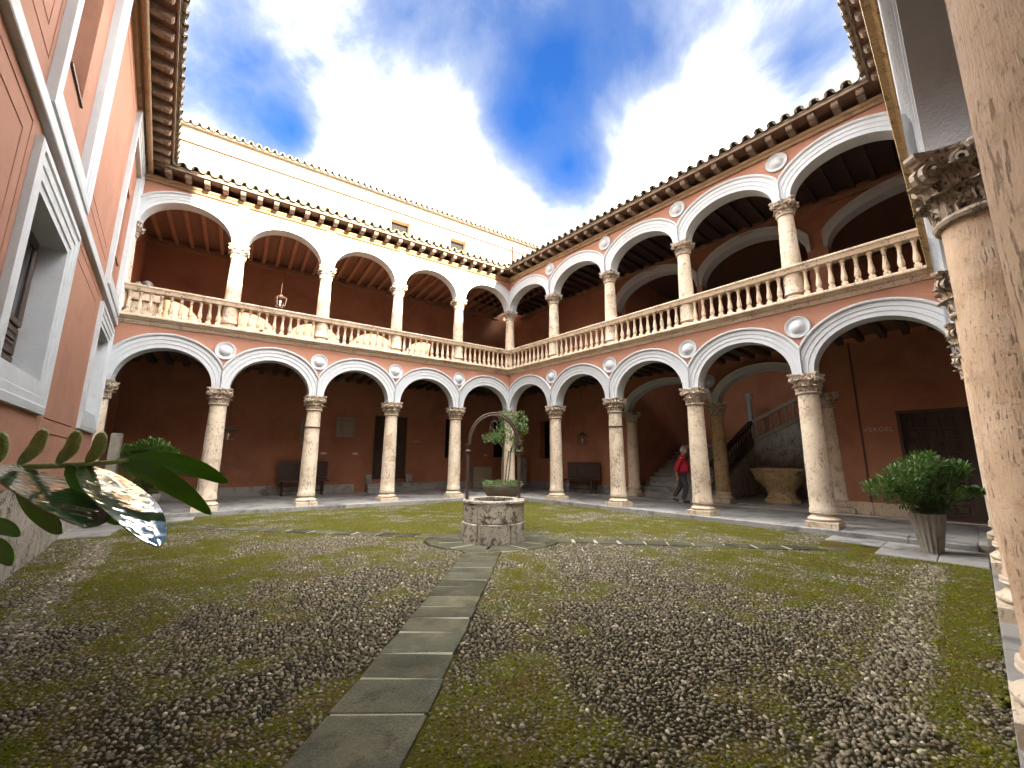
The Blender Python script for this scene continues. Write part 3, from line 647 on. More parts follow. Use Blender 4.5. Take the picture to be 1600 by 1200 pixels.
# upper back wall with three arches
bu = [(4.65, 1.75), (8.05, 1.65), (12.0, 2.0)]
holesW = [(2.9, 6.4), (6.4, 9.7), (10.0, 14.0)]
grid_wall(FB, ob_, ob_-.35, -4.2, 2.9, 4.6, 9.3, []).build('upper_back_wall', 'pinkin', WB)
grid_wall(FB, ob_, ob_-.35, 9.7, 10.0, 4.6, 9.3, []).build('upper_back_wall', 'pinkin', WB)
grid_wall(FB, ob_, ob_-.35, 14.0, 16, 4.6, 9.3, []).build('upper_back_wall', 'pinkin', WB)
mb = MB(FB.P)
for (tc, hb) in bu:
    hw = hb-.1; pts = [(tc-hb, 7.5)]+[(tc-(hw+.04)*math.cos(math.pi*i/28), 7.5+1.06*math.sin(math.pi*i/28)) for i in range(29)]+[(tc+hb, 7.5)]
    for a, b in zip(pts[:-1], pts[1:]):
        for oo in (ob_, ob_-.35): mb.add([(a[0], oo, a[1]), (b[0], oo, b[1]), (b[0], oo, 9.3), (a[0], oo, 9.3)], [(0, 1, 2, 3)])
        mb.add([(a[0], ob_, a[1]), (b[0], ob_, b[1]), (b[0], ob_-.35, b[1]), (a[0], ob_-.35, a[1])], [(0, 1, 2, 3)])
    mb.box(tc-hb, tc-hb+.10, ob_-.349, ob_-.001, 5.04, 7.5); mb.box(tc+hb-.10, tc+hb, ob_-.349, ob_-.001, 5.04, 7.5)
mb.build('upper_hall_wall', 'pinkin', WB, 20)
for (tc, hb) in bu:
    arch_ring(FB, tc, hb-.10, 1.02, 1.30, 7.5, hb-.001, .35, wd=.24, o=ob_).build('upper_hall_arch', 'greywhite', WB, 30)
# enclosing shell of the stair hall and rooms behind
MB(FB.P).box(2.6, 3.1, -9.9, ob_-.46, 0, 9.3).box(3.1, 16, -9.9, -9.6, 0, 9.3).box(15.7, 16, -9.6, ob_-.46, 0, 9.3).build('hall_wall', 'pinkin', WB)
MB(FB.P).box(2.6, 16, -9.9, ob_-.36, 9.31, 9.4).build('hall_ceiling', 'plank', WB)
MB(FB.P).box(2.6, 16, -9.9, ob_-.36, -.06, ZW-.004).build('hall_floor', 'slab', WB)
# stairs: first flight away from us, second to the right
st = MB(FB.P)
for i in range(12):
    o1 = -3.75-.36*i; z = ZW+.168*(i+1)
    sp = MB(FB.P).cbox(3.15, 5.98, o1-.385, o1, z-.20, z, .012).build('stair_step', 'slab', WB)
MB(FB.P).box(3.1, 8.0, -9.6, -8.10, 1.9, ZW+.168*12-.004).build('stair_landing', 'slab', WB)
for i in range(11):
    t0 = 6.1+.36*i; z = ZW+.168*(12+i+1)
    MB(FB.P).cbox(t0, t0+.385, -9.55, -8.12, z-.2, z, .012).build('stair_step', 'slab', WB)
MB(FB.P).add([(5.98, -3.9, .12), (5.98, -8.1, .12), (5.98, -8.1, 2.05), (5.98, -3.9, .3), (6.1, -3.9, .12), (6.1, -8.1, .12), (6.1, -8.1, 2.05), (6.1, -3.9, .3)], [(0, 1, 2, 3), (4, 7, 6, 5), (0, 3, 7, 4), (3, 2, 6, 7), (0, 4, 5, 1), (1, 5, 6, 2)]).build('stair_side', 'rough', WB)
MB(FB.P).add([(6.1, -8.0, .12), (10.2, -8.0, .12), (10.2, -8.0, 4.1), (6.1, -8.0, 2.15), (6.1, -8.11, .12), (10.2, -8.11, .12), (10.2, -8.11, 4.1), (6.1, -8.11, 2.15)], [(0, 1, 2, 3), (4, 7, 6, 5), (0, 3, 7, 4), (3, 2, 6, 7), (1, 5, 6, 2)]).build('stair_wall', 'rough', WB)
def sloped_rail(pa, pb, nm, parent, m):      # handrail, string and balusters between two points (t,o,z of the string)
    for dz, hh, nmx in ((0, .16, 'stair_string'), (.78, .14, 'stair_rail')):
        d = Vector((pb[0]-pa[0], pb[1]-pa[1], 0)).normalized(); nx, ny = -d.y*.075, d.x*.075
        MB(FB.P).add([(pa[0]+sx*nx, pa[1]+sx*ny, pa[2]+dz+q) for q in (0, hh) for sx in (-1, 1)]+[(pb[0]+sx*nx, pb[1]+sx*ny, pb[2]+dz+q) for q in (0, hh) for sx in (-1, 1)],
            [(0, 1, 3, 2), (4, 6, 7, 5), (0, 2, 6, 4), (1, 5, 7, 3), (2, 3, 7, 6), (0, 4, 5, 1)]).build(nmx, m, parent)
    me = shared('balu'+m, baluster_mb, m, 40)
    n = int(math.hypot(pb[0]-pa[0], pb[1]-pa[1])/.26)
    for i in range(n):
        u = (i+.5)/n; p = [pa[k]+(pb[k]-pa[k])*u for k in range(3)]
        place('stair_baluster', me, parent, FB.P(p[0], p[1], p[2]+.14))
sloped_rail((6.04, -3.95, .45), (6.04, -8.0, 2.15), 'rail', WB, 'wood')
sloped_rail((6.1, -8.03, 2.15), (10.2, -8.03, 4.15), 'rail', WB, 'carved')
MB().lathe([(.12, 2.1), (.13, 2.2), (.10, 2.3), (.095, 3.9), (.14, 4.0), (.18, 4.2)], 16, *FB.P(6.04, -8.03, 0)[:2]).build('stair_post', 'slab', WB, 40)
reparent_later.append(WB)
for (x0, wd) in ((9.62, .62), (10.24, .68)):
    MB(FB.P).box(x0, x0+wd-.01, ob_, ob_+.035, .05, .42).build('skirting_stone', 'balu', WB)
x = -3.2
while x < 3.0:
    wd = rnd.uniform(.9, 1.4); MB(FB.P).box(x+.004, min(x+wd, 3.1)-.004, ob_, ob_+.035, .05, .44).build('skirting_stone', 'slab', WB); x += wd

# ---- D : near wing, seen edge-on at the right border
WD = thing('arcaded_wing', 'nearest arcaded wing seen edge-on along the right border, big column in front', 'palace wing', FD.P(5, 0, 0))
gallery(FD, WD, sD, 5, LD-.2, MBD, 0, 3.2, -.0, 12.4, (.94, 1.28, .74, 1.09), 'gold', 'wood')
eaves(shift(FD), WD, LD, MBD, 0, t0=WO*MBD, over=.62, roofdepth=3.2)
lD = {1: 'second shaft along the near arcade, only its capital shows', 2: 'third column from us on the near arcade, curled capital', 3: 'tan column beside the nearest one, large carved capital', 4: 'huge tan shaft closest to us at the right edge', 5: 'column behind the viewpoint'}
for k in range(1, 5):
    column(WD, FD, k*sD, -.050 if k == 4 else 0, ZW, 'low', 'neartone', lD[k]); column(WD, FD, k*sD, 0, ZF2, 'up')
MB(FD.P).box(-3.2, 12.6, -3.6, -3.2, -.05, 9.3).build('back_wall', 'pinkin', WD)
MB(FD.P).box(-3.2, 12.6, -3.9, -3.6, 8, 11.9).build('attic_wall', 'cream', WD)
reparent_later.append(WD)

# ---- C : left wing, plain wall with white window surrounds
WC = thing('plastered_wing', 'pink plastered wing along the left border with white window surrounds', 'palace wing', FC.P(6, 0, 0))
gr = []
def groove(t0, t1, z0, z1, g=.022):
    return [(t0, t1, z1-g, z1), (t0, t1, z0, z0+g), (t0, t0+g, z0, z1), (t1-g, t1, z0, z1)]
LC = 16.5
wins = [(.68, 2.42), (6.25, 7.9), (11.8, 13.5)]
W_Z = (2.30, 4.14)
upp = [(.50, 2.50), (6.22, 7.98), (11.8, 13.5)]
holes = [(a, b, *W_Z) for a, b in wins]+[(a, b, 4.95, 8.5) for a, b in upp]
for a, b in ((3.02, 5.72), (8.42, 11.3)):
    gr += groove(a, b, 1.78, 4.52); gr += groove(a+.2, b-.2, 1.98, 4.32)
    gr += groove(a, b, 5.2, 8.72); gr += groove(a+.2, b-.2, 5.4, 8.5)
grid_wall(FC, 0, -.03, -.3, LC, 1.68, 8.9, holes+gr).build('wall', 'pink', WC)
grid_wall(FC, -.0301, -.5, -.3, LC, 1.1, 8.9, holes).build('inner_wall', 'pink', WC)
MB(FC.P).box(-.3, LC, -.03, .02, 1.12, 1.678).build('wall_base', 'pink', WC)
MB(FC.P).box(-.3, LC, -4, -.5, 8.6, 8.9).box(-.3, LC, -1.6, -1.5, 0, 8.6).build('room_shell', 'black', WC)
wp = [(0, 0), (0, .055), (.085, .065), (.10, .048), (.19, .048), (.20, .036), (.33, .036), (.345, .02), (.38, .02), (.38, -.36), (.40, -.36), (.40, -.001)]
# the opening edges and frames share no plane: frame overlaps the reveal by 2 mm
for a, b in wins:
    fo = rect_frame(FC, a-.382, b+.382, W_Z[0]-.30, W_Z[1]+.345, [(0, -.001), (0, .055), (.085, .065), (.10, .048), (.19, .048), (.20, .036), (.30, .036), (.31, .02), (.385, .02), (.385, -.24), (.36, -.24), (.36, -.001)]).build('window_surround', 'white', WC)
    wdw = MB(FC.P).box(a-.05, b+.05, -.30, -.25, W_Z[0]-.05, W_Z[1]+.05).build('window', 'wood', WC)
    for k in range(2):
        x0 = a+.08+k*(b-a-.1)/2; x1 = x0+(b-a-.1)/2-.06
        rect_frame(FC, x0, x1, 3.0, W_Z[1]-.05, [(0, -.248), (0, -.21), (.06, -.21), (.08, -.23), (.08, -.248)]).build('sash', 'wood', wdw)
        MB(FC.P).box(x0+.08, x1-.08, -.248, -.24, 3.08, W_Z[1]-.13).build('pane', 'glassdark', wdw)
        for q in range(2):
            rect_frame(FC, x0, x1, 2.32+.34*q, 2.62+.34*q, [(0, -.248), (0, -.22), (.05, -.22), (.06, -.235), (.09, -.235), (.11, -.215), (.135, -.215), (.135, -.248)]).build('panel', 'wood', wdw)
for a, b in upp:
    rect_frame(FC, a-.345, b+.345, 4.85, 8.845, [(0, -.001), (0, .075), (.05, .085), (.10, .07), (.11, .055), (.20, .055), (.21, .04), (.345, .04), (.347, -.05), (.32, -.05), (.32, -.001)]).build('door_surround', 'white', WC)
    c = a+.58
    grid_wall(FC, -.045, -.10, a-.01, b+.01, 4.9, 8.6, [(c, c+.80, 5.84, 7.6)]).build('recessed_panel', 'pink', WC)
    MB(FC.P).box(c-.1, c+.9, -.46, -.42, 5.7, 7.8).build('blind_window', 'wood', WC)
    grid_wall(FC, -.101, -.41, c-.08, c+.88, 5.76, 7.68, [(c-.001, c+.801, 5.839, 7.601)]).build('window_reveal', 'pink', WC)
for a, b in upp: MB(FC.P).box(a+.585, a+1.375, -.40, -.02, 5.8405, 5.87).build('window_sill', 'wood', WC)
prof_ext(FC, [(0, 4.64), (.062, 4.64), (.07, 4.65), (.07, 4.79), (.06, 4.81), (0.002, 4.82)], -.12, LC).build('string_course', 'white', WC)
x = 0; 
while x < LC:
    wd = rnd.uniform(.7, 1.3)
    for z0, z1 in ((-.05, .52), (.53, 1.115)):
        xx = x+(.35 if z0 > 0 else 0)
        MB(FC.P).cbox(xx+.006, xx+wd-.006, -.3, .012+rnd.uniform(-.008, .01), z0, z1, .012).build('plinth_stone', 'rough', WC)
    x += wd
MB(FC.P).box(-.3, LC, -.5, -.02, -.05, 1.1).build('plinth_core', 'joint', WC)
eaves(FC, WC, LC, 0, 0, t0=-.6, over=.70, roofdepth=3.5, zt=8.9-.08)
MB(FC.P).tube([(t, .17, 8.86) for t in (-.1, 4, 8, 12, LC)], .055, 12).build('gutter_roll', 'eavewood', WC, 50)
reparent_later.append(WC)

# ---- tall buildings behind the viewpoint that shade the court
TW = thing('tower', 'tall plain palace tower standing behind the near wing, out of the picture', 'tower', FA.P(10.5, 17.9, 0))
MB(FA.P).box(7.55, 16, 16.2, 20, 0, 15.6).build('wall', 'cream', TW)
MB(FA.P).loft([[(7.2, 15.8, 15.6), (16.4, 15.8, 15.6), (16.4, 20.4, 15.6), (7.2, 20.4, 15.6)], [(10, 18, 16.2), (13.5, 18, 16.2), (13.5, 18.2, 16.2), (10, 18.2, 16.2)]]).build('roof', 'tile', TW)
reparent_later.append(TW)

# ================================================================== GROUND
def seg_d(px, py, ax, ay, bx, by):
    vx, vy = bx-ax, by-ay; u = np.clip(((px-ax)*vx+(py-ay)*vy)/(vx*vx+vy*vy), 0, 1)
    return np.hypot(px-ax-u*vx, py-ay-u*vy)
_p = np.random.RandomState(5)
def vnoise(x, y, f, seed=0, octv=4):
    rs = np.random.RandomState(100+seed); G = rs.rand(64, 64); out_ = 0; amp = 1; tot = 0
    for o in range(octv):
        X, Y = x*f+17.3*o+seed, y*f+9.1*o; xi, yi = np.floor(X).astype(int), np.floor(Y).astype(int); fx, fy = X-xi, Y-yi
        fx = fx*fx*(3-2*fx); fy = fy*fy*(3-2*fy); g = lambda a, b: G[a % 64, b % 64]
        out_ = out_+amp*((g(xi, yi)*(1-fx)+g(xi+1, yi)*fx)*(1-fy)+(g(xi, yi+1)*(1-fx)+g(xi+1, yi+1)*fx)*fy); tot += amp; amp *= .55; f *= 2.1
    return out_/tot
WELL = (-.33, 7.87)
PATH0, PATH1 = (-.76, 2.0), (-.44, 7.35)
def path_x(y): return -.80+(y-2.27)*(.345/4.54)
CL0, CL1 = (-1.35, 8.18), (-8.9, 9.45)
CR0, CR1 = (.72, 7.86), (5.6, 7.17)
def in_court(x, y, e=0.3):
    lx, ly = x-CA[0], y-CA[1]
    a = lx*nA[0]+ly*nA[1]; b = lx*nB[0]+ly*nB[1]; c = (x-E0[0])*nC[0]+(y-E0[1])*nC[1]; d = (x-C2[0])*nD[0]+(y-C2[1])*nD[1]
    return (a > e) & (b > e) & (c > .0) & (d > .28)
def off_path(x, y, m=0.0):
    p1 = (np.abs(x-path_x(y)) < .31+m) & (y < 7.6)
    p2 = seg_d(x, y, *CL0, *CL1) < .19+m; p3 = seg_d(x, y, *CR0, *CR1) < .19+m
    p4 = np.hypot((x-WELL[0]+.02)/1.28, (y-WELL[1]+.05)/.92) < .98+m
    ap = ((x-C2[0])*nD[0]+(y-C2[1])*nD[1] < 2.3+m) & ((x-CA[0])*nB[0]+(y-CA[1])*nB[1] < 1.75+m)
    return ~(p1 | p2 | p3 | p4 | ap)
def strip_mask(x, y):
    return np.clip(1-np.minimum(np.abs(seg_d(x, y, -7.3, 7.8, -3.2, 2.5)), np.abs(seg_d(x, y, 5.9, 6.1, 1.0, 1.6)))/.26, 0, 1)
def moss(x, y):
    n = vnoise(x, y, .55, 1, 5); n2 = vnoise(x, y, 3.1, 2, 5)
    m = (n-.5)*1.9+(n2-.5)*2.3+.16
    g = lambda cx, cy, rx, ry, a: a*np.exp(-(((x-cx)/rx)**2+((y-cy)/ry)**2))
    m += .55*(1/(1+np.exp(-(y-8.9)*3)))
    m += g(-4.3, 5.2, 1.5, 1.4, .55)+g(-1.3, 5.3, .5, 1.5, .35)+g(.35, 5.3, .55, 1.6, .6)+g(3.6, 6.6, 2.4, .45, .55)+g(2.7, 4.9, 1.2, .5, .25)+g(-2.8, 3.4, 1.0, .7, .25)+g(-.1, 2.6, .5, .5, .35)+g(1.2, 2.3, .3, .3, .45)+g(.2, 3.3, .35, .5, .25)
    m += g(-5.5, 7.0, 1.6, .9, .3)
    dd = (x-C2[0])*nD[0]+(y-C2[1])*nD[1]
    m += .75*np.exp(-((dd+(n2-.5)*1.6+(n-.5)*1.2-.45)/.42)**2)/(1+np.exp(-(y-2.7+(n2-.5)*2)*5))
    m -= g(2.0, 3.9, 1.5, 1.3, .50)+g(1.4, 6.0, .7, 1.1, .60)+g(-2.1, 2.9, .8, .6, .25)+g(-2.3, 5.2, 1.2, .35, .5)+g(-2.8, 7.5, 1.6, .25, .55)+g(-1.6, 4.2, .8, .8, .4)+g(.9, 2.6, .7, .6, .5)
    m -= .75*np.clip(strip_mask(x+(n2-.5)*.5, y)-.25+(n-.5)*1.2, 0, 1)
    return np.clip(m*.72+.455, 0, 1)
# moss and earth bed between the pebbles, one relief sheet
step = .045
xs = np.arange(-10.5, 9.0, step); ys = np.arange(-.6, 16.6, step)
X, Y = np.meshgrid(xs, ys); mm = moss(X, Y)
Zg = .012*(vnoise(X, Y, 1.1, 5, 3)-.5)*2+mm**1.5*.008*(.35+1.3*vnoise(X, Y, 9, 6, 3))
ins = in_court(X, Y, .2)
vidx = -np.ones(X.shape, int); nx_ = X.shape[1]
keep = ins[:-1, :-1] & ins[1:, :-1] & ins[:-1, 1:] & ins[1:, 1:]
used = np.zeros(X.shape, bool)
for a in (0, 1):
    for b in (0, 1): used[a:a+keep.shape[0], b:b+keep.shape[1]] |= keep
vidx[used] = np.arange(used.sum())
verts = np.stack([X[used], Y[used], Zg[used]], 1)
jj, ii = np.nonzero(keep)
faces = np.stack([vidx[jj, ii], vidx[jj, ii+1], vidx[jj+1, ii+1], vidx[jj+1, ii]], 1)
me = bpy.data.meshes.new('moss_bed'); me.from_pydata(verts.tolist(), [], faces.tolist())
at = me.attributes.new('moss', 'FLOAT', 'POINT'); at.data.foreach_set('value', mm[used].astype(np.float32))
me.polygons.foreach_set('use_smooth', [True]*len(me.polygons))
def bedmat():
    m = bpy.data.materials.new('moss_and_earth'); m.use_nodes = True; t = m.node_tree; b = t.nodes['Principled BSDF']
    g = N(t, 'ShaderNodeNewGeometry'); a = N(t, 'ShaderNodeAttribute', attribute_name='moss')
    n = N(t, 'ShaderNodeTexNoise', i_Scale=38.0, i_Detail=8.0, i_Roughness=.75); L(t, g.outputs['Position'], n.inputs['Vector'])
    nb = N(t, 'ShaderNodeTexNoise', i_Scale=2.6, i_Detail=6.0, i_Roughness=.6); L(t, g.outputs['Position'], nb.inputs['Vector'])
    green = mix_(t, n.outputs[0], (0.022, 0.030, 0.001), (0.125, 0.130, 0.003)); green = mix_(t, ramp_(t, nb.outputs[0], [(.40, 0), (.58, 1)]), green, (0.085, 0.060, 0.012))
    earth = mix_(t, n.outputs[0], (0.008, 0.008, 0.003), (0.042, 0.036, 0.012))
    f = ramp_(t, math_(t, 'ADD', a.outputs['Fac'], math_(t, 'MULTIPLY', math_(t, 'SUBTRACT', n.outputs[0], .5), .8)), [(.30, 0), (.62, 1)])
    L(t, mix_(t, f, earth, green), b.inputs['Base Color']); b.inputs['Roughness'].default_value = .9; b.inputs['Specular IOR Level'].default_value = .12
    vor = N(t, 'ShaderNodeTexVoronoi', i_Scale=75.0); L(t, g.outputs['Position'], vor.inputs['Vector'])
    bp = N(t, 'ShaderNodeBump'); bp.inputs['Strength'].default_value = .9; bp.inputs['Distance'].default_value = .02
    L(t, math_(t, 'ADD', n.outputs[0], math_(t, 'MULTIPLY', vor.outputs['Distance'], -.6)), bp.inputs['Height']); L(t, bp.outputs[0], b.inputs['Normal']); return m
me.materials.append(bedmat())
gb = place('moss_bed', me); struct(gb)
MB().box(-40, 40, -40, 60, -.3, -.055).build('ground', 'soil'); struct(bpy.data.objects['ground'])

# pebbles: one point each, a river stone instanced on it
def hexpts(sp, x0, x1, y0, y1):
    xs_ = np.arange(x0, x1, sp); ys_ = np.arange(y0, y1, sp*.87); X_, Y_ = np.meshgrid(xs_, ys_); X_[1::2] += sp/2
    return X_.ravel(), Y_.ravel()
PX, PY = hexpts(.0345, -10.4, 8.6, -.3, 16.4)
PX = PX+_p.uniform(-.012, .012, PX.size); PY = PY+_p.uniform(-.012, .012, PY.size)
ok = in_court(PX, PY, .34) & off_path(PX, PY, -.012)
PX, PY = PX[ok], PY[ok]
vx = (PX/np.maximum(PY, .2)); vis = (PY > 1.4) & (np.abs(PX) < 1.45*PY+1.2)
PX, PY = PX[vis], PY[vis]
pm = moss(PX, PY)
sink = pm**1.3*.0030
drop = _p.rand(PX.size) < (pm-.85)*1.5
PX, PY, pm, sink = PX[~drop], PY[~drop], pm[~drop], sink[~drop]
big = strip_mask(PX, PY) > .3
ZP = .012*(vnoise(PX, PY, 1.1, 5, 3)-.5)*2+.002-sink+_p.uniform(-.002, .003, PX.size)
sx = _p.uniform(.0115, .0195, PX.size)*np.where(big, 1.3, 1); sy = sx*_p.uniform(.5, .8, PX.size); sz = sx*_p.uniform(.55, .8, PX.size)
rot = np.stack([_p.uniform(-.35, .35, PX.size), _p.uniform(-.35, .35, PX.size), np.where(big, R(40), R(-25))+_p.normal(0, .7, PX.size)], 1)
tone = np.clip(_p.beta(1.5, 2.3, PX.size)*.92+np.where(big, .05, 0)+(_p.rand(PX.size) < .05)*.35+.12*(vnoise(PX, PY, .9, 12)-.5), 0, 1)
def pebmat():
    m = bpy.data.materials.new('wet_pebble'); m.use_nodes = True; t = m.node_tree; b = t.nodes['Principled BSDF']
    a = N(t, 'ShaderNodeAttribute', attribute_name='tone', attribute_type='INSTANCER'); a2 = N(t, 'ShaderNodeAttribute', attribute_name='mossy', attribute_type='INSTANCER')
    c = N(t, 'ShaderNodeValToRGB'); L(t, a.outputs['Fac'], c.inputs[0]); cr = c.color_ramp
    while len(cr.elements) < 6: cr.elements.new(.5)
    for e, (p, col) in zip(cr.elements, ((0, (.032, .028, .017)), (.2, (.072, .060, .036)), (.4, (.125, .104, .064)), (.6, (.190, .160, .104)), (.8, (.30, .26, .175)), (1, (.54, .50, .38)))): e.position = p; e.color = (*col, 1)
    g = N(t, 'ShaderNodeNewGeometry'); n = N(t, 'ShaderNodeTexNoise', i_Scale=55.0, i_Detail=5.0); L(t, g.outputs['Position'], n.inputs['Vector'])
    f = math_(t, 'MULTIPLY', ramp_(t, math_(t, 'ADD', n.outputs[0], math_(t, 'MULTIPLY', math_(t, 'SUBTRACT', a2.outputs['Fac'], .5), .7)), [(.46, 0), (.80, 1)]), .62)
    L(t, mix_(t, f, c.outputs[0], (.05, .056, .005)), b.inputs['Base Color'])
    b.inputs['Specular IOR Level'].default_value = .35; L(t, math_(t, 'ADD', .30, math_(t, 'MULTIPLY', f, .5)), b.inputs['Roughness']); return m
def tuftmat():
    m = bpy.data.materials.new('moss_tuft'); m.use_nodes = True; t = m.node_tree; b = t.nodes['Principled BSDF']
    a = N(t, 'ShaderNodeAttribute', attribute_name='tone', attribute_type='INSTANCER')
    L(t, mix_(t, a.outputs['Fac'], (.025, .034, .001), (.17, .180, .006)), b.inputs['Base Color']); b.inputs['Roughness'].default_value = .85; b.inputs['Specular IOR Level'].default_value = .15; return m
def instanced(name, P, rot, scl, attrs, m, subdiv, label=None):
    me = bpy.data.meshes.new(name); me.vertices.add(len(P)); me.vertices.foreach_set('co', np.asarray(P, np.float32).ravel())
    for nm, arr in (('rot', rot), ('scl', scl)):
        a = me.attributes.new(nm, 'FLOAT_VECTOR', 'POINT'); a.data.foreach_set('vector', np.asarray(arr, np.float32).ravel())
    for nm, arr in attrs.items():
        a = me.attributes.new(nm, 'FLOAT', 'POINT'); a.data.foreach_set('value', np.asarray(arr, np.float32))
    o = place(name, me); o['kind'] = 'stuff'
    ng = bpy.data.node_groups.new(name+'_nodes', 'GeometryNodeTree')
    ng.interface.new_socket('Geometry', in_out='INPUT', socket_type='NodeSocketGeometry'); ng.interface.new_socket('Geometry', in_out='OUTPUT', socket_type='NodeSocketGeometry')
    gi, go = ng.nodes.new('NodeGroupInput'), ng.nodes.new('NodeGroupOutput')
    ico = ng.nodes.new('GeometryNodeMeshIcoSphere'); ico.inputs['Radius'].default_value = 1; ico.inputs['Subdivisions'].default_value = subdiv
    sm = ng.nodes.new('GeometryNodeSetShadeSmooth'); mt = ng.nodes.new('GeometryNodeSetMaterial'); mt.inputs['Material'].default_value = m
    iop = ng.nodes.new('GeometryNodeInstanceOnPoints')
    def att(nm):
        n = ng.nodes.new('GeometryNodeInputNamedAttribute'); n.data_type = 'FLOAT_VECTOR'; n.inputs['Name'].default_value = nm; return n.outputs['Attribute']
    er = ng.nodes.new('FunctionNodeEulerToRotation')
    ng.links.new(ico.outputs[0], sm.inputs[0]); ng.links.new(sm.outputs[0], mt.inputs[0]); ng.links.new(mt.outputs[0], iop.inputs['Instance'])
    ng.links.new(gi.outputs[0], iop.inputs['Points']); ng.links.new(att('rot'), er.inputs[0]); ng.links.new(er.outputs[0], iop.inputs['Rotation']); ng.links.new(att('scl'), iop.inputs['Scale'])
    ng.links.new(iop.outputs[0], go.inputs[0])
    md = o.modifiers.new('scatter', 'NODES'); md.node_group = ng
    return o
pe = instanced('pebble_paving', np.stack([PX, PY, ZP], 1), rot, np.stack([sx, sy, sz], 1), {'tone': tone, 'mossy': pm}, pebmat(), 2)
# moss tufts
TXn = 60000
TX, TY = _p.uniform(-9.8, 8.4, TXn*3), 2.0+13.8*_p.rand(TXn*3)**1.25
tmn = moss(TX, TY)
ok = in_court(TX, TY, .34) & off_path(TX, TY, .0) & (np.abs(TX) < 1.45*TY+1) & (_p.rand(TX.size) < (tmn-.42)*2.2)
TX, TY, tmn = TX[ok][:TXn], TY[ok][:TXn], tmn[ok][:TXn]
tz = .012*(vnoise(TX, TY, 1.1, 5, 3)-.5)*2+tmn**1.5*.008*(.35+1.3*vnoise(TX, TY, 9, 6, 3))
ts = _p.uniform(.005, .014, TX.size)
instanced('moss', np.stack([TX, TY, tz], 1), _p.uniform(-1.5, 1.5, (TX.size, 3)), np.stack([ts, ts*_p.uniform(.5, 1, TX.size), ts*_p.uniform(.5, .9, TX.size)], 1), {'tone': _p.rand(TX.size)*.6+.4*vnoise(TX, TY, 3, 8)}, tuftmat(), 1)

# central path and cross paths: each slab a piece
def slab_poly(pts, z0, z1, parent, name='slab', m='wet', e=.006, jit=.004):
    n = len(pts); c = [sum(p[k] for p in pts)/n for k in (0, 1)]
    mb = MB(); ri = lambda p, q: (p[0]+(c[0]-p[0])*q/max(.01, math.hypot(c[0]-p[0], c[1]-p[1])), p[1]+(c[1]-p[1])*q/max(.01, math.hypot(c[0]-p[0], c[1]-p[1])))
    tz = random.uniform(-.003, .003); 
    mb.loft([[(*p, z0) for p in pts], [(*p, z1-e+tz) for p in pts], [(*ri(p, e), z1+tz) for p in pts]])
    return mb.build(name, m, parent)
path = place('path', None); struct(path); path.empty_display_size = .1
pbed = MB().add([(path_x(1.2)-.27, 1.2, .0150), (path_x(1.2)+.27, 1.2, .0150), (path_x(7.3)+.27, 7.3, .0150), (path_x(7.3)-.27, 7.3, .0150)], [(0, 1, 2, 3)]).build('joint_bed', 'joint', path)
y = 1.35; k = 0
edges = [1.35, 1.78, 2.22, 2.66, 3.05, 3.42, 3.80, 4.12, 4.42, 4.72, 5.05, 5.33, 5.62, 5.92, 6.22, 6.52, 6.80, 7.06]
for a, b in zip(edges[:-1], edges[1:]):
    g = .011; h = .285
    sk = random.uniform(-.012, .012)
    slab_poly([(path_x(a)-h+random.uniform(-.012, .012), a+g+sk), (path_x(a)+h+random.uniform(-.012, .012), a+g-sk), (path_x(b)+h+random.uniform(-.012, .012), b-g-sk), (path_x(b)-h+random.uniform(-.012, .012), b-g+sk)], -.03, .019, path)
for (P0, P1, nm, nn) in ((CL0, CL1, 'path', 17), (CR0, CR1, 'path', 11)):
    pp = place(nm, None); struct(pp)
    d = Vector((P1[0]-P0[0], P1[1]-P0[1])); Lp = d.length; d.normalize(); q = Vector((-d.y, d.x)); u = 0
    MB().add([(P0[0]+q.x*s_, P0[1]+q.y*s_, .011) for s_ in (-.15, .15)]+[(P1[0]+q.x*s_, P1[1]+q.y*s_, .011) for s_ in (.15, -.15)], [(0, 1, 2, 3)]).build('joint_bed', 'joint', pp)
    while u < Lp-.2:
        wv = random.uniform(.36, .58); sk = random.uniform(-.05, .05)
        f = lambda a, b: (P0[0]+d.x*a+q.x*b, P0[1]+d.y*a+q.y*b)
        slab_poly([f(u+.022+sk, -.165), f(min(u+wv, Lp)-.022+sk*.3, -.165), f(min(u+wv, Lp)-.022, .165), f(u+.022, .165)], -.03, .018, pp, m='wetfar'); u += wv
ap = place('well_pavement', None); struct(ap)
for k in range(11):
    a0, a1 = 2*math.pi*k/11+.1, 2*math.pi*(k+1)/11+.1
    ro = lambda a: (WELL[0]-.02+1.22*(1+.03*math.sin(3*a))*math.cos(a), WELL[1]-.05+.90*math.sin(a)); rn = lambda a: (WELL[0]+.50*math.cos(a), WELL[1]+.50*math.sin(a))
    am = (a0+a1)/2; e_ = .024
    slab_poly([rn(a0+e_*2), ro(a0+e_), ro(am), ro(a1-e_), rn(a1-e_*2)], -.03, .021, ap, m='wetfar')
MB().lathe([(.4, -.03), (1.0, -.03), (1.0, .015), (.4, .015)], 32, WELL[0], WELL[1]).build('joint_bed', 'joint', ap)

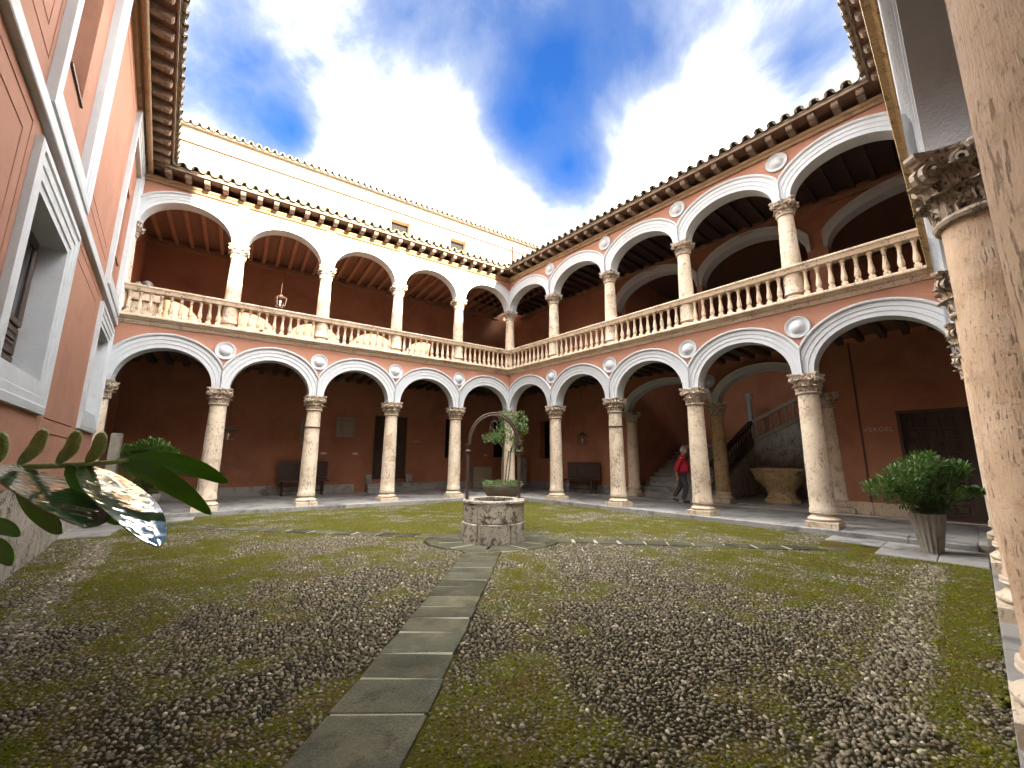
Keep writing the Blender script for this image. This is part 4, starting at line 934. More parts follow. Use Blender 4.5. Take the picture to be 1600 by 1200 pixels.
# gallery walkways: flagstones and kerb
def walkway(F, t0, t1, o_in, o_out, m0, m1, kerb_fn, nm='walkway'):
    ww = place(nm, None); struct(ww)
    rows = 5; k = 0; lim0 = m0; 
    ow = (o_out-o_in)/rows
    ob = prof_ext(F, [(o_in, -.05), (o_out+.02, -.05), (o_out+.02, ZW-.012), (o_in, ZW-.012)], t0, t1, 0, 0).build('walkway_bed', 'joint', ww)
    for r_ in range(rows):
        o0, o1 = o_in+r_*ow, o_in+(r_+1)*ow; t = t0-random.uniform(0, .5)
        while t < t1:
            wd = random.uniform(.75, 1.15); a, b = max(t, t0), min(t+wd, t1)
            if b-a > .1: MB(F.P).cbox(a+.006, b-.006, o0+.005, o1-.005, ZW-.05, ZW-.006+random.uniform(-.0025, .0025), .006).build('paving_slab', 'slab', ww)
            t += wd
    t = t0
    while t < t1:
        wd = random.uniform(.8, 1.5); a, b = t, min(t+wd, t1)
        oa, ob_2 = kerb_fn(a), kerb_fn(b)
        mb = MB(F.P); e = .012
        A_ = [(a+.004, o_out, 0), (b-.004, o_out, 0), (b-.004, ob_2, 0), (a+.004, oa, 0)]
        mb.loft([[(p[0], p[1], -.06) for p in A_], [(p[0], p[1], ZW-e) for p in A_], [(p[0]+(e if i in (0, 3) else -e), p[1]+(e if i < 2 else -e), ZW+.002) for i, p in enumerate(A_)]])
        mb.build('kerb_stone', 'slab', ww); t += wd
    return ww
walkway(FA, .26, 11.9, -4.16, -.1, 0, 0, lambda t: .30)
walkway(FB, .26, 12.0, -3.26, -.1, 0, 0, lambda t: .30+.10*max(0, (t-8)/4))
walkway(FD, .30, 12, -3.16, -.1, 0, 0, lambda t: .285)
# square corner flags where the three walkways meet
cw = place('walkway', None); struct(cw)
def quadslab(F, t0, t1, o0, o1, nt_, no_, z, parent, m='slab'):
    for i in range(nt_):
        for j in range(no_):
            a, b = t0+(t1-t0)*i/nt_, t0+(t1-t0)*(i+1)/nt_; c, d = o0+(o1-o0)*j/no_, o0+(o1-o0)*(j+1)/no_
            MB(F.P).cbox(a+.005, b-.005, c+.005, d-.005, z-.05, z+random.uniform(-.002, .002), .006).build('paving_slab', m, parent)
quadslab(FB, 12.0, 15.6, -3.3, .2, 4, 4, ZW-.008, cw); quadslab(FA, -3.2, .24, -4.16, .2, 4, 5, ZW-.009, cw)
MB(FB.P).box(12.0, 15.6, -3.3, .2, -.05, ZW-.02).build('walkway_bed', 'joint', cw); MB(FA.P).box(-3.2, .25, -4.2, .2, -.05, ZW-.021).build('walkway_bed', 'joint', cw)
# low flags in the near right corner, where the pot stands
ca = place('pavement', None); struct(ca)
for i, (t0, t1) in enumerate(((10.1, 10.9), (10.9, 11.6), (11.6, 12.11))):
    for j in range(2):
        o0 = .36+j*.68; o1 = .36+(j+1)*.68+(.0 if j == 0 else .06)
        if i == 0 and j == 1: continue
        MB(FB.P).cbox(t0+.006, t1-.006, o0+.06, o1-.006, -.04, .034, .008).build('paving_slab', 'slab', ca)
# pale flags at the far left corner by the plinth
for (t0, t1, o0, o1) in ((9.6, 10.5, .31, .95), (10.51, 11.7, .31, .95), (10.3, 11.7, .96, 1.7), (10.75, 11.7, 1.71, 2.6)):
    MB(FA.P).cbox(t0, t1, o0, o1, -.04, .028, .008).build('paving_slab', 'slab', ca)

# ================================================================== THINGS
# --- well
W_ = Vector((WELL[0], WELL[1], 0))
well_z = .93
well = thing('stone_well', 'round pitted stone well in the middle of the court with an iron arch over it', 'well', (W_.x, W_.y, 0))
def ringstone(a0, a1, z0, z1, r0, r1, nm='ring_stone'):
    n = 5; rings = []
    rj = random.uniform(-.012, .012)
    for i in range(n):
        a = a0+(a1-a0)*i/(n-1); jr = random.uniform(-.006, .006); e = .012
        rings.append([(r1*math.cos(a), r1*math.sin(a), z0), ((r0+rj+jr)*math.cos(a), (r0+rj+jr)*math.sin(a), z0+e*.3), ((r0+rj+jr)*math.cos(a), (r0+rj+jr)*math.sin(a), z1-e), ((r0+rj-.016)*math.cos(a), (r0+rj-.016)*math.sin(a), z1), (r1*math.cos(a), r1*math.sin(a), z1)])
    MB().loft(rings).build(nm, 'wellstone', well)
for k in range(6): ringstone(k*math.pi/3+.06+.018, (k+1)*math.pi/3+.06-.018, .0, .380, .575, .40)
for k in range(7): ringstone(k*2*math.pi/7-.25+.017, (k+1)*2*math.pi/7-.25-.017, .396, .735, .56, .40)
for k in range(5): ringstone(k*2*math.pi/5+.3+.009, (k+1)*2*math.pi/5+.3-.009, .74, .79, .575, .38, 'rim_stone')
MB().lathe([(.41, .0), (.41, .73), (.40, .73), (.40, .0)], 24).build('well_lining', 'wellstone', well)
MB().lathe([(.001, .30), (.40, .30), (.40, .25), (.001, .25)], 24).build('well_water', 'glassdark', well)
pa, pb = Vector((-.49, -.10, 0)), Vector((.47, .16, 0))
arc = []
mid = (pa+pb)/2; hd = (pb-pa)/2; 
for i in range(25):
    th = math.pi*i/24; p = mid-hd*.93*math.cos(th); arc.append((p.x, p.y, 1.74+.56*math.sin(th)))
fr = MB().tube(arc, .021, 10).build('arch', 'iron', well, 50)
arc2 = [((mid-hd*1.0*math.cos(math.pi*i/24)).x, (mid-hd*1.0*math.cos(math.pi*i/24)).y, 1.74+.605*math.sin(math.pi*i/24)) for i in range(25)]
MB().tube(arc2, .015, 8).build('arch', 'iron', well, 50)
for p in (pa, pb):
    MB().lathe([(.034, .0), (.034, .45), (.03, .80), (.03, 1.58), (.048, 1.60), (.048, 1.62), (.03, 1.64), (.030, 1.68), (.055, 1.71), (.055, 1.745), (.001, 1.75)], 14, p.x*1.0, p.y).build('post', 'iron', well, 40)
top = mid+Vector((0, 0, 2.30))
pul = MB().tube([top+Vector((0, 0, -.0)), top+Vector((0, 0, -.10))], .008).tube([top+Vector((-.07*math.cos(a), 0, -.20+.09*math.sin(a))) for a in [math.pi*j/6*1.0 for j in range(13)]], .009).tube([top+Vector((-.07, 0, -.2)), top+Vector((-.10, 0, -.34)), top+Vector((-.03, 0, -.40)), top+Vector((.02, 0, -.33))], .008)
pul.build('pulley', 'iron', well, 50)

for o_ in list(COL.objects):
    if o_.parent is well and o_.name.startswith(('ring', 'rim')): o_.scale.z = well_z
# --- foliage helpers
def leaf_cloud(mb, centres, n, size, rng, aspect=.32, droop=.3, up=.4):
    for i in range(n):
        c, r = rng.choice(centres)
        while True:
            p = Vector((rng.uniform(-1, 1), rng.uniform(-1, 1), rng.uniform(-1, 1)))
            if .25 < p.length < 1: break
        p = Vector((p.x*r[0], p.y*r[1], p.z*r[2]))+Vector(c)
        d = (p-Vector(c)); d = Vector((d.x/r[0], d.y/r[1], d.z/r[2]))+Vector((rng.uniform(-.6, .6), rng.uniform(-.6, .6), rng.uniform(-.3, .9)+up)); d.normalize()
        s = size*rng.uniform(.6, 1.25); sd = d.cross(Vector((rng.uniform(-.4, .4), rng.uniform(-.4, .4), 1))).normalized(); nrm = sd.cross(d).normalized()
        w_ = s*aspect*.5
        pts = [p, p+d*s*.35+sd*w_-nrm*s*.02, p+d*s*.35-sd*w_-nrm*s*.02, p+d*s*.75+sd*w_*.75-nrm*s*droop*.15, p+d*s*.75-sd*w_*.75-nrm*s*droop*.15, p+d*s-nrm*s*droop*.35, p+d*s*.35+nrm*s*.03, p+d*s*.75]
        mb.add([tuple(q) for q in pts], [(0, 1, 6), (0, 6, 2), (1, 3, 7, 6), (6, 7, 4, 2), (3, 5, 7), (7, 5, 4)])
    return mb
# --- planter and small tree behind the well
pt = (-.20, 9.02)
pl_ = thing('stone_planter', 'round low stone bowl planted with pale ivy, just behind the well', 'planter', (pt[0], pt[1], 0))
MB().lathe([(.24, .02), (.24, .58), (.27, .64), (.35, .72), (.41, .88), (.425, .92), (.37, .92), (.36, .86), (.002, .86)], 32, jit=.006).build('bowl', 'concrete', pl_, 40)
MB().lathe([(.002, .87), (.36, .87), (.36, .89), (.002, .91)], 24).build('soil', 'soil', pl_)
rg = random.Random(11); mb = MB()
cs = [((.34*math.cos(a), .34*math.sin(a), .94), (.09, .09, .06)) for a in [rg.uniform(0, 6.28) for _ in range(40)]]+[((rg.uniform(-.25, .25), rg.uniform(-.25, .25), .94), (.1, .1, .05)) for _ in range(20)]
o = leaf_cloud(mb, cs, 1300, .04, rg, .7).build('ivy', 'leafivy', pl_, fix=False); o['kind'] = 'stuff'
tr = thing('small_tree', 'small tree with thin stems and open leafy head, growing from the bowl behind the well', 'tree', (pt[0]+.05, pt[1], .89))
stems = [[(-.05, 0, 0), (-.06, 0, .4), (-.03, .02, .8), (.0, 0, 1.1)], [(.05, 0, 0), (.10, .01, .35), (.12, 0, .7), (.22, .03, 1.05), (.26, 0, 1.35)], [(-.0, .02, 0), (.04, .03, .4), (.09, .02, .75)], [(-.03, 0, .8), (-.18, .0, 1.0), (-.30, 0, 1.1)], [(.0, 0, 1.1), (-.04, 0, 1.35), (-.02, 0, 1.62)]]
mb = MB()
for s_ in stems: mb.tube(s_, [.016]*len(s_), 7)
mb.build('trunk', 'bark', tr, 50)
cs = [((-.30, 0, 1.02), (.20, .18, .13)), ((-.12, 0, 1.02), (.18, .18, .13)), ((.06, .02, 1.28), (.2, .2, .2)), ((.02, 0, 1.52), (.18, .16, .14)), ((.30, 0, 1.42), (.20, .18, .20)), ((.38, .0, 1.22), (.12, .14, .16)), ((.20, 0, .96), (.20, .16, .12)), ((.26, 0, .78), (.14, .12, .09)), ((-.02, 0, 1.15), (.22, .2, .16))]
o = leaf_cloud(MB(), cs, 1900, .052, rg, .42).build('crown', 'leafivy', tr, fix=False); o['kind'] = 'stuff'

# --- potted shrubs
def fluted_pot(nm, label, x, y, z, r0, r1, h, m='concrete', cat='plant pot'):
    root = thing(nm, label, cat, (x, y, z)); n = 96; mb = MB()
    prof = [(r0*.95, 0), (r0, .02), (r1*.93, h*.84), (r1*.98, h*.90), (r1, h), (r1*.88, h), (r1*.84, h-.06)]
    rings = []
    for i, (r, zz) in enumerate(prof):
        fl = .055 if i in (0, 1, 2) else (.035 if i < 5 else 0)
        rings.append([(r*(1+fl*math.cos(16*a))*math.cos(a), r*(1+fl*math.cos(16*a))*math.sin(a), zz) for a in [2*math.pi*j/n for j in range(n)]])
    mb.loft(rings); mb.build('pot', m, root, 40)
    MB().lathe([(.002, h-.07), (r1*.85, h-.07), (r1*.85, h-.05), (.002, h-.04)], 24).build('soil', 'soil', root); return root
def shrub(label, x, y, z, cs, n, size, rg, stems, cat='shrub', m='leaf', aspect=.27):
    s = thing('leafy_shrub', label, cat, (x, y, z)); mb = MB()
    for c, r in stems: mb.tube([(0, 0, 0), (c[0]*.3, c[1]*.3, c[2]*.45), c], [.016, .012, .005], 6)
    mb.build('stem', 'bark', s, 50)
    o = leaf_cloud(MB(), cs, n, size, rg, aspect).build('foliage', m, s, fix=False); o['kind'] = 'stuff'; return s
px_, py_ = 6.70, 6.86
fluted_pot('fluted_pot', 'tall grey fluted concrete pot near the panelled door at the right', px_, py_, .035, .125, .215, .60)
cs = [((-.55, .1, .42), (.22, .25, .16)), ((-.35, 0, .55), (.28, .28, .22)), ((-.1, 0, .70), (.28, .28, .22)), ((.12, 0, .80), (.22, .22, .20)), ((.0, 0, .45), (.35, .3, .26)), ((.32, 0, .60), (.26, .25, .2)), ((.48, -.1, .72), (.18, .18, .12)), ((.2, -.1, .35), (.28, .25, .22)), ((.75, 0, .36), (.26, .12, .05)), ((-.35, 0, .28), (.2, .2, .14)), ((.1, 0, .16), (.2, .2, .14))]
shrub('bushy dark green shrub growing from the fluted pot at the right', px_, py_, .59, cs, 4300, .092, random.Random(21), [(c, r) for c, r in cs])
lx, ly = FA.P(10.55, .75, 0)[:2]
fluted_pot('plant_pot', 'stone pot behind the foreground leaves, at the far left of the court', lx, ly, .03, .17, .27, .62)
cs = [((0, 0, .60), (.40, .35, .34)), ((-.35, 0, .72), (.30, .3, .28)), ((.32, .0, .60), (.30, .26, .24)), ((.0, 0, 1.05), (.30, .25, .20)), ((0, 0, .25), (.3, .25, .2)), ((.3, 0, .92), (.24, .2, .16)), ((-.4, 0, 1.0), (.2, .2, .15))]
shrub('green shrub in front of the leftmost lower column, behind the foreground leaves', lx, ly, .60, cs, 2600, .14, random.Random(22), [(c, r) for c, r in cs])

# --- benches
def bench(F, t, o, label, wd=1.7, m='wood'):
    x, y, _ = F.P(t, o, 0); b = thing('wooden_bench', label, 'bench', (x, y, ZW), F.rz, group='dark wooden benches against the gallery walls')
    sgn = 1 if F is FA else -1
    f = lambda a, b_, c: (a, b_*sgn, c)
    sgn = 1 if (F.d[0]*F.n[1]-F.d[1]*F.n[0]) > 0 else -1
    MB(f).cbox(-wd/2, wd/2, -.02, .42, .50, .55, .01).build('seat', m, b)
    br = MB(f).cbox(-wd/2, wd/2, -.08, -.02, .52, 1.22, .012).build('backrest', m, b)
    for k in range(3):
        a = -wd/2+.05+k*(wd-.1)/3; c = a+(wd-.1)/3-.04
        MB(f).loft([[(a, -.019, .62), (c, -.019, .62), (c, -.019, 1.14), (a, -.019, 1.14)], [(a, .0, .62), (c, .0, .62), (c, .0, 1.14), (a, .0, 1.14)], [(a+.05, -.012, .67), (c-.05, -.012, .67), (c-.05, -.012, 1.09), (a+.05, -.012, 1.09)]]).build('back_panel', m, br)
    for sx_ in (-1, 1):
        for yy in (0.04, .36):
            MB().lathe([(.035, 0), (.03, .05), (.022, .08), (.036, .16), (.042, .22), (.024, .30), (.034, .34), (.034, .50)], 12, sx_*(wd/2-.18), yy*sgn).build('leg', m, b, 40)
    MB(f).box(-wd/2+.2, wd/2-.2, .18, .21, .14, .18).build('stretcher', m, b)
    return b
bench(FA, 6.72, -3.95, 'dark carved bench behind the ringed column on the back wall')
bench(FB, 1.15, -3.05, 'dark bench against the right gallery wall, beneath the hanging lantern')

# --- lanterns
def lantern(F, t, o, z, chain_top, label, h=.42, w_=.24, glass='lampglass', gp='wrought iron hanging lanterns'):
    x, y, _ = F.P(t, o, 0); l = thing('hanging_lantern', label, 'lantern', (x, y, z), F.rz+.2, group=gp)
    mb = MB(); hw, tw = w_*.40, w_*.5
    for a in range(4):
        c, s = (1, 1, -1, -1)[a], (1, -1, -1, 1)[a]; mb.tube([(c*hw, s*hw, 0), (c*tw, s*tw, h*.66)], .009, 6)
    for q, zz in ((hw, 0), (tw, h*.66)):
        for a in range(4):
            c0, s0, c1, s1 = (1, 1, -1, -1)[a], (1, -1, -1, 1)[a], (1, -1, -1, 1)[a], (-1, -1, 1, 1)[a]
            mb.tube([(c0*q, s0*q, zz), (c1*q, s1*q, zz)], .010, 6)
    mb.build('frame', 'iron', l)
    MB().loft([[(c*tw*1.08, s*tw*1.08, h*.67) for c, s in ((1, 1), (1, -1), (-1, -1), (-1, 1))], [(c*tw*.35, s*tw*.35, h*.86) for c, s in ((1, 1), (1, -1), (-1, -1), (-1, 1))], [(c*tw*.3, s*tw*.3, h*.93) for c, s in ((1, 1), (1, -1), (-1, -1), (-1, 1))]]).build('cap', 'iron', l)
    MB().lathe([(.02, 0), (.02, h*.25), (.035, h*.3), (.03, h*.45), (.001, h*.48)], 10).build('bulb', glass, l, 40)
    MB().tube([(0, 0, h*.9), (0, 0, chain_top-z)], .006, 6).build('chain', 'iron', l)
    return l
lantern(FA, 9.17, -2.0, 2.02, 4.7, 'iron lantern showing just right of the nearest back-arcade column, ground floor', .46, .36)
lantern(FA, 8.17, -2.0, 6.62, 9.1, 'iron lantern on a long rod inside the second upper arch from the left', .42, .30)
lantern(FA, 1.25, -2.0, 6.60, 9.1, 'iron lantern inside the upper arch nearest the inner corner', .42, .30)
lantern(FB, 2.27, -1.7, 2.02, 4.7, 'iron lantern hanging above the right-hand bench', .50, .26)

# --- coats of arms and small plaques on the back wall
def relief(F, t0, t1, z0, z1, o, label, m='carved'):
    x, y, _ = F.P((t0+t1)/2, o, 0); c = thing('carved_coat_of_arms', label, 'stone carving', (x, y, z0), F.rz)
    w_, h = abs(t1-t0)/2, z1-z0; f = lambda a, b, cc: (a, b, cc)
    MB(f).cbox(-w_, w_, .0, .05, 0, h, .01).build('slab', m, c)
    MB(f).loft([[(-w_*.98+i, oo, .01+i), (w_*.98-i, oo, .01+i), (w_*.98-i, oo, h-.01-i), (-w_*.98+i, oo, h-.01-i)] for i, oo in ((0, .051), (0, .08), (.05, .085), (.07, .055))], caps=False).build('border', m, c)
    sh = [(-.55, .78), (-.2, .84), (.2, .84), (.55, .78), (.56, .45), (.35, .2), (0, .1), (-.35, .2), (-.56, .45)]
    MB(f).loft([[(a*w_*k, oo, h*(.47+(b-.47)*k)) for a, b in sh] for k, oo in ((1, .051), (.97, .085), (.8, .095))]).build('shield', m, c)
    MB(f).loft([[(a*w_*.5, .10+0*b, h*(.47+(b-.47)*.5)) for a, b in sh], [(a*w_*.4, .112, h*(.47+(b-.47)*.4)) for a, b in sh]]).build('charge', m, c)
    return c
relief(FA, 4.92, 5.66, 2.32, 3.13, -4.198, 'square carved coat of arms with a shield, right of the ringed column')
relief(FA, 6.45, 6.92, 1.98, 2.95, -4.198, 'tall carved panel half hidden by the ringed column', 'concrete')
for i, (t0, t1, z, m_, lb) in enumerate(((5.92, 6.13, 1.62, 'plaque', 'small white caption card directly right of the ringed column'), (4.72, 4.92, 1.62, 'plaque', 'small white caption card under the square coat of arms'),
                                          (2.08, 2.40, 2.18, 'brass', 'small brass plate right of the panelled door'), (-1.42, -1.28, 1.6, 'plaque', 'tiny caption card above the stone block behind the well'))):
    tag(MB(FA.P).box(t0, t1, -4.199, -4.185, z, z+.075).build('wall_plaque', m_), lb, 'plaque')
# --- stones along the walls
x, y, _ = FA.P(-.96, -3.95, 0); sb = thing('carved_block', 'grey carved stone block with a worn inscription standing behind the well', 'stone block', (x, y, ZW), FA.rz)
MB().cbox(-.5, .5, -.15, .2, .25, .98, .02).build('block', 'carved', sb); MB().cbox(-.54, .54, -.15, .34, 0, .245, .02).build('base', 'concrete', sb); MB().cbox(-.13, .1, .201, .22, .32, .46, .01).build('patch', 'rough', sb)
x, y, _ = FB.P(-2.5, -3.0, 0); tag(MB().cbox(-.2, .2, -.09, .09, 0, 1.38, .02).build('stone_slab', 'slab', None, None, (x, y, ZW), FB.rz), 'narrow upright stone slab leaning by the corner, right of the well arch', 'stone slab')
x, y, _ = FA.P(11.55, -1.2, 0); tag(MB().cbox(-.10, .10, -.12, .12, 0, 1.98, .03).build('stone_pillar_stump', 'concrete', None, None, (x, y, ZW), FA.rz), 'rough upright stone behind the leftmost lower column', 'stone stump')
# --- carved basin
x, y, _ = FB.P(7.75, -5.0, 0); bs = thing('carved_basin', 'carved tan marble basin on a foot under the stair arch', 'basin', (x, y, ZW), FB.rz)
def bowl_ring(rx, ry, z, n=48, fl=0.0, e=2.6):
    r = []
    for j in range(n):
        a = 2*math.pi*j/n; k = (abs(math.cos(a))**e+abs(math.sin(a))**e)**(-1/e)*(1+fl*math.sin(a*12)); r.append((rx*k*math.cos(a), ry*k*math.sin(a), z))
    return r
MB().loft([bowl_ring(.40, .30, .38), bowl_ring(.46, .33, .44, fl=.01), bowl_ring(.60, .42, .60, fl=.02), bowl_ring(.74, .50, .82, fl=.025), bowl_ring(.80, .54, .98, fl=.012), bowl_ring(.85, .57, .99), bowl_ring(.85, .57, 1.08), bowl_ring(.76, .49, 1.08), bowl_ring(.5, .3, .7)]).build('bowl', 'basin', bs, 35)
MB().loft([bowl_ring(.50, .36, 0), bowl_ring(.50, .36, .10), bowl_ring(.42, .31, .14, fl=.01), bowl_ring(.38, .28, .30, fl=.015), bowl_ring(.43, .31, .36), bowl_ring(.43, .31, .40)]).build('foot', 'basin', bs, 35)
for k in range(9):
    a = math.pi*(k+.5)/9*-1 if False else 2*math.pi*k/14+.2
    for zz, rr in ((.72, .68),):
        mb = MB(); c = Vector((rr*math.cos(a)*1.02, rr*.68*math.sin(a)*1.02, zz)); mb.lathe([(.001, .05), (.05, .035), (.085, .0), (.10, -.03), (.06, -.04)], 12)
        n_ = Vector((math.cos(a), math.sin(a)*1.3, -.35)).to_track_quat('Z', 'Y').to_euler()
        ro_ = mb.build('rosette', 'basin', bs, 50); ro_.location = c; ro_.rotation_euler = n_
# --- dark statue by the stairs, and the torso in the upper gallery
x, y, _ = FB.P(6.15, -6.8, 0)
def skinfig(name, nodes, edges_, m, parent, sub=2, root=0, loc=None, rz=0):
    me = bpy.data.meshes.new(name); me.from_pydata([n[0] for n in nodes], edges_, []); me.materials.append(M[m]); o = place(name, me, parent, loc, rz)
    md = o.modifiers.new('skin', 'SKIN'); md.use_smooth_shade = True; md.branch_smoothing = .5
    sv = me.skin_vertices[0].data
    for i, n in enumerate(nodes):
        r = n[1] if isinstance(n[1], tuple) else (n[1], n[1]); sv[i].radius = r; sv[i].use_root = (i == root)
    s2 = o.modifiers.new('sub', 'SUBSURF'); s2.levels = sub; s2.render_levels = sub
    return o
ux, uy, _ = FA.P(11.45, -1.1, 0)
to = thing('stone_torso', 'broken stone torso on a moulded block in the leftmost upper arch', 'sculpture', (ux, uy, ZF2+.92), FA.rz)
MB().lathe([(.09, 0), (.10, .08), (.085, .18), (.10, .30), (.115, .38), (.07, .43), (.001, .45)], 14, jit=.06).build('torso', 'slab', to, 40)
MB().lathe([(.07, .0), (.08, .16), (.07, .36), (.001, .38)], 12, .20, 0, jit=.06).build('fragment', 'slab', to, 40)
pd = thing('stone_pedestal', 'moulded pale stone block carrying the torso in the leftmost upper arch', 'pedestal', (ux, uy, ZF2), FA.rz)
MB().cbox(-.28, .28, -.25, .25, 0, .70, .02).build('block', 'balu', pd); MB().cbox(-.40, .40, -.32, .32, .701, .915, .04).build('cap', 'balu', pd)
# --- wall lettering
t_ = bpy.data.curves.new('sign', 'FONT'); t_.body = 'VERGEL'; t_.size = .155; t_.extrude = .002; t_.space_character = 1.12; t_.align_x = 'CENTER'
def text_obj(cv, F, t, z, o, label, cat, nm):
    tmp = bpy.data.objects.new('tmp', cv); COL.objects.link(tmp); bpy.context.view_layer.update()
    me = bpy.data.meshes.new_from_object(tmp.evaluated_get(bpy.context.evaluated_depsgraph_get())); bpy.data.objects.remove(tmp); bpy.data.curves.remove(cv)
    me.materials.clear(); me.materials.append(M['letter']); ob = bpy.data.objects.new(nm, me); COL.objects.link(ob)
    n = Vector((F.n[0], F.n[1], 0)); xdir = Vector((0, 0, 1)).cross(n)
    ob.matrix_world = Matrix.Translation(F.P(t, o, z)) @ Matrix((xdir, Vector((0, 0, 1)), n)).transposed().to_4x4()
    ob['label'] = label; ob['category'] = cat; return ob
text_obj(t_, FB, 10.555, 2.19, ob_+.003, 'pale VERGEL lettering on the wall left of the big panelled door', 'lettering', 'wall_lettering')

# --- the man in red
mx, my, _ = FB.P(5.78, -2.35, 0)
man = thing('person', 'man in a red jumper and dark trousers walking right behind a column by the stairs', 'person', (mx, my, ZW), 0)
# local: +X is the walking direction, Y lateral, Z up ; rotated so he walks to the right of the picture
man.rotation_euler.z = R(-22)
def S3(nodes, e, m, nm, sub=2, root=0): return skinfig(nm, nodes, e, m, man, sub, root)
body = [((0, 0, .93), (.13, .15)), ((.0, 0, 1.10), (.13, .15)), ((.01, 0, 1.28), (.13, .17)), ((.02, 0, 1.42), (.09, .12)), ((.04, 0, 1.50), .055), ((.06, 0, 1.56), .055),
        ((-.02, -.09, .88), .10), ((.10, -.10, .50), .065), ((-.02, -.10, .11), .045), ((.12, -.10, .04), .035),
        ((-.02, .09, .88), .10), ((-.07, .10, .50), .065), ((-.30, .10, .17), .045), ((-.20, .10, .05), .035),
        ((.01, -.20, 1.38), .06), ((-.15, -.26, 1.15), .048), ((-.17, -.25, .92), .036), ((-.16, -.245, .85), .03),
        ((.01, .20, 1.38), .06), ((.04, .25, 1.12), .048), ((.14, .22, .92), .036), ((.17, .21, .87), .03)]
be = [(0, 1), (1, 2), (2, 3), (3, 4), (4, 5), (0, 6), (6, 7), (7, 8), (8, 9), (0, 10), (10, 11), (11, 12), (12, 13), (3, 14), (14, 15), (15, 16), (16, 17), (3, 18), (18, 19), (19, 20), (20, 21)]
S3(body, be, 'skin', 'body')
# head with features
mb = MB(); hc = Vector((.085, 0, 1.645)); rings = []
for i in range(13):
    ph = math.pi*i/12; z = math.cos(ph)*.118; rr = math.sin(ph)
    row = []
    for j in range(20):
        a = 2*math.pi*j/20; ax = .098*rr*(1.0 if math.cos(a) < 0 else 1-.10*(z < -.03)); ay = .076*rr*(1-.22*(z < -.05))
        dx = 0
        if abs(math.sin(a)) < .35 and math.cos(a) > 0: dx = .028*math.exp(-((z+.012)/.026)**2)+.010*math.exp(-((z+.058)/.012)**2)+.014*math.exp(-((z+.095)/.018)**2)
        if .3 < abs(math.sin(a)) < .7 and math.cos(a) > 0: dx = -.010*math.exp(-((z-.015)/.015)**2)
        row.append((hc.x+ax*math.cos(a)+dx, hc.y+ay*math.sin(a), hc.z+z))
    rings.append(row)
mb.loft(rings); hd_ = mb.build('head', 'skin', man, 60)
for s_ in (-1, 1):
    MB().lathe([(.001, .006), (.018, .004), (.022, -.01), (.001, -.012)], 10).build('ear', 'skin', hd_, 60, (hc.x-.008, s_*.078, hc.z-.005)).rotation_euler = (R(90), 0, 0)
    MB().lathe([(.001, -.009), (.007, -.006), (.009, 0), (.007, .006), (.001, .009)], 8).build('eye', 'black', hd_, 60, (hc.x+.080, s_*.032, hc.z+.016))
MB().tube([(hc.x+.095, -.022, hc.z-.052), (hc.x+.105, 0, hc.z-.052), (hc.x+.095, .022, hc.z-.052)], .0045, 6).build('mouth', 'red', hd_)
mb = MB(); rings = []
for i in range(8):
    ph = math.pi*.60*i/7; z = math.cos(ph)*.128; rr = math.sin(ph)
    row = []
    for j in range(24):
        a = 2*math.pi*j/24; fr_ = max(0, math.cos(a)); zz2 = z if fr_ < .35 else max(z, .055+.02*fr_)
        row.append((hc.x-.008+.104*rr*math.cos(a)*(1-.08*fr_)*(1+.02*math.sin(9*a)), .084*rr*math.sin(a)*(1+.02*math.sin(9*a)), hc.z+zz2))
    rings.append(row)
mb.loft(rings, caps=True).build('hair', 'hair', man, 60)
S3([((0, 0, .90), (.225, .22)), ((.015, 0, 1.02), (.23, .23)), ((.015, 0, 1.14), (.22, .22)), ((.01, 0, 1.29), (.20, .22)), ((.01, 0, 1.42), (.145, .16)), ((.04, 0, 1.53), .078),
    ((.01, -.20, 1.38), .078), ((-.15, -.27, 1.15), .072), ((-.17, -.26, .95), .056), ((.01, .20, 1.38), .078), ((.04, .265, 1.12), .066), ((.13, .225, .95), .050)],
   [(0, 1), (1, 2), (2, 3), (3, 4), (4, 5), (4, 6), (6, 7), (7, 8), (4, 9), (9, 10), (10, 11)], 'red', 'jumper')
S3([((0, 0, .93), (.14, .16)), ((-.01, -.09, .84), .115), ((.09, -.10, .50), .095), ((-.01, -.10, .09), .072), ((-.01, .09, .84), .115), ((-.07, .10, .50), .085), ((-.30, .10, .155), .072)],
   [(0, 1), (1, 2), (2, 3), (0, 4), (4, 5), (5, 6)], 'trouser', 'trousers')
S3([((-.05, -.10, .075), .062), ((.05, -.10, .055), .056), ((.18, -.10, .045), .045)], [(0, 1), (1, 2)], 'shoe', 'shoe')
S3([((-.33, .10, .14), .062), ((-.25, .10, .085), .056), ((-.15, .10, .05), .045)], [(0, 1), (1, 2)], 'shoe', 'shoe')
for (hx, hy, hz, s_) in ((-.165, -.245, .85, -1), (.17, .21, .86, 1)):
    nodes = [((hx, hy, hz+.02), (.026, .016)), ((hx+.01, hy, hz-.05), (.036, .016))]; ed = [(0, 1)]
    for q, (dx, ln) in enumerate(((-.028, .075), (-.010, .085), (.009, .082), (.027, .066))):
        b0 = len(nodes); nodes += [((hx+.01+dx, hy-s_*.004, hz-.075), .0095), ((hx+.014+dx, hy-s_*.014, hz-.075-ln*.5), .0088), ((hx+.018+dx, hy-s_*.034, hz-.075-ln*.9), .0075)]; ed += [(1, b0), (b0, b0+1), (b0+1, b0+2)]
    b0 = len(nodes); nodes += [((hx+.045, hy-s_*.012, hz-.02), .011), ((hx+.060, hy-s_*.024, hz-.06), .009)]; ed += [(0, b0), (b0, b0+1)]
    skinfig('hand', nodes, ed, 'skin', man, 1)

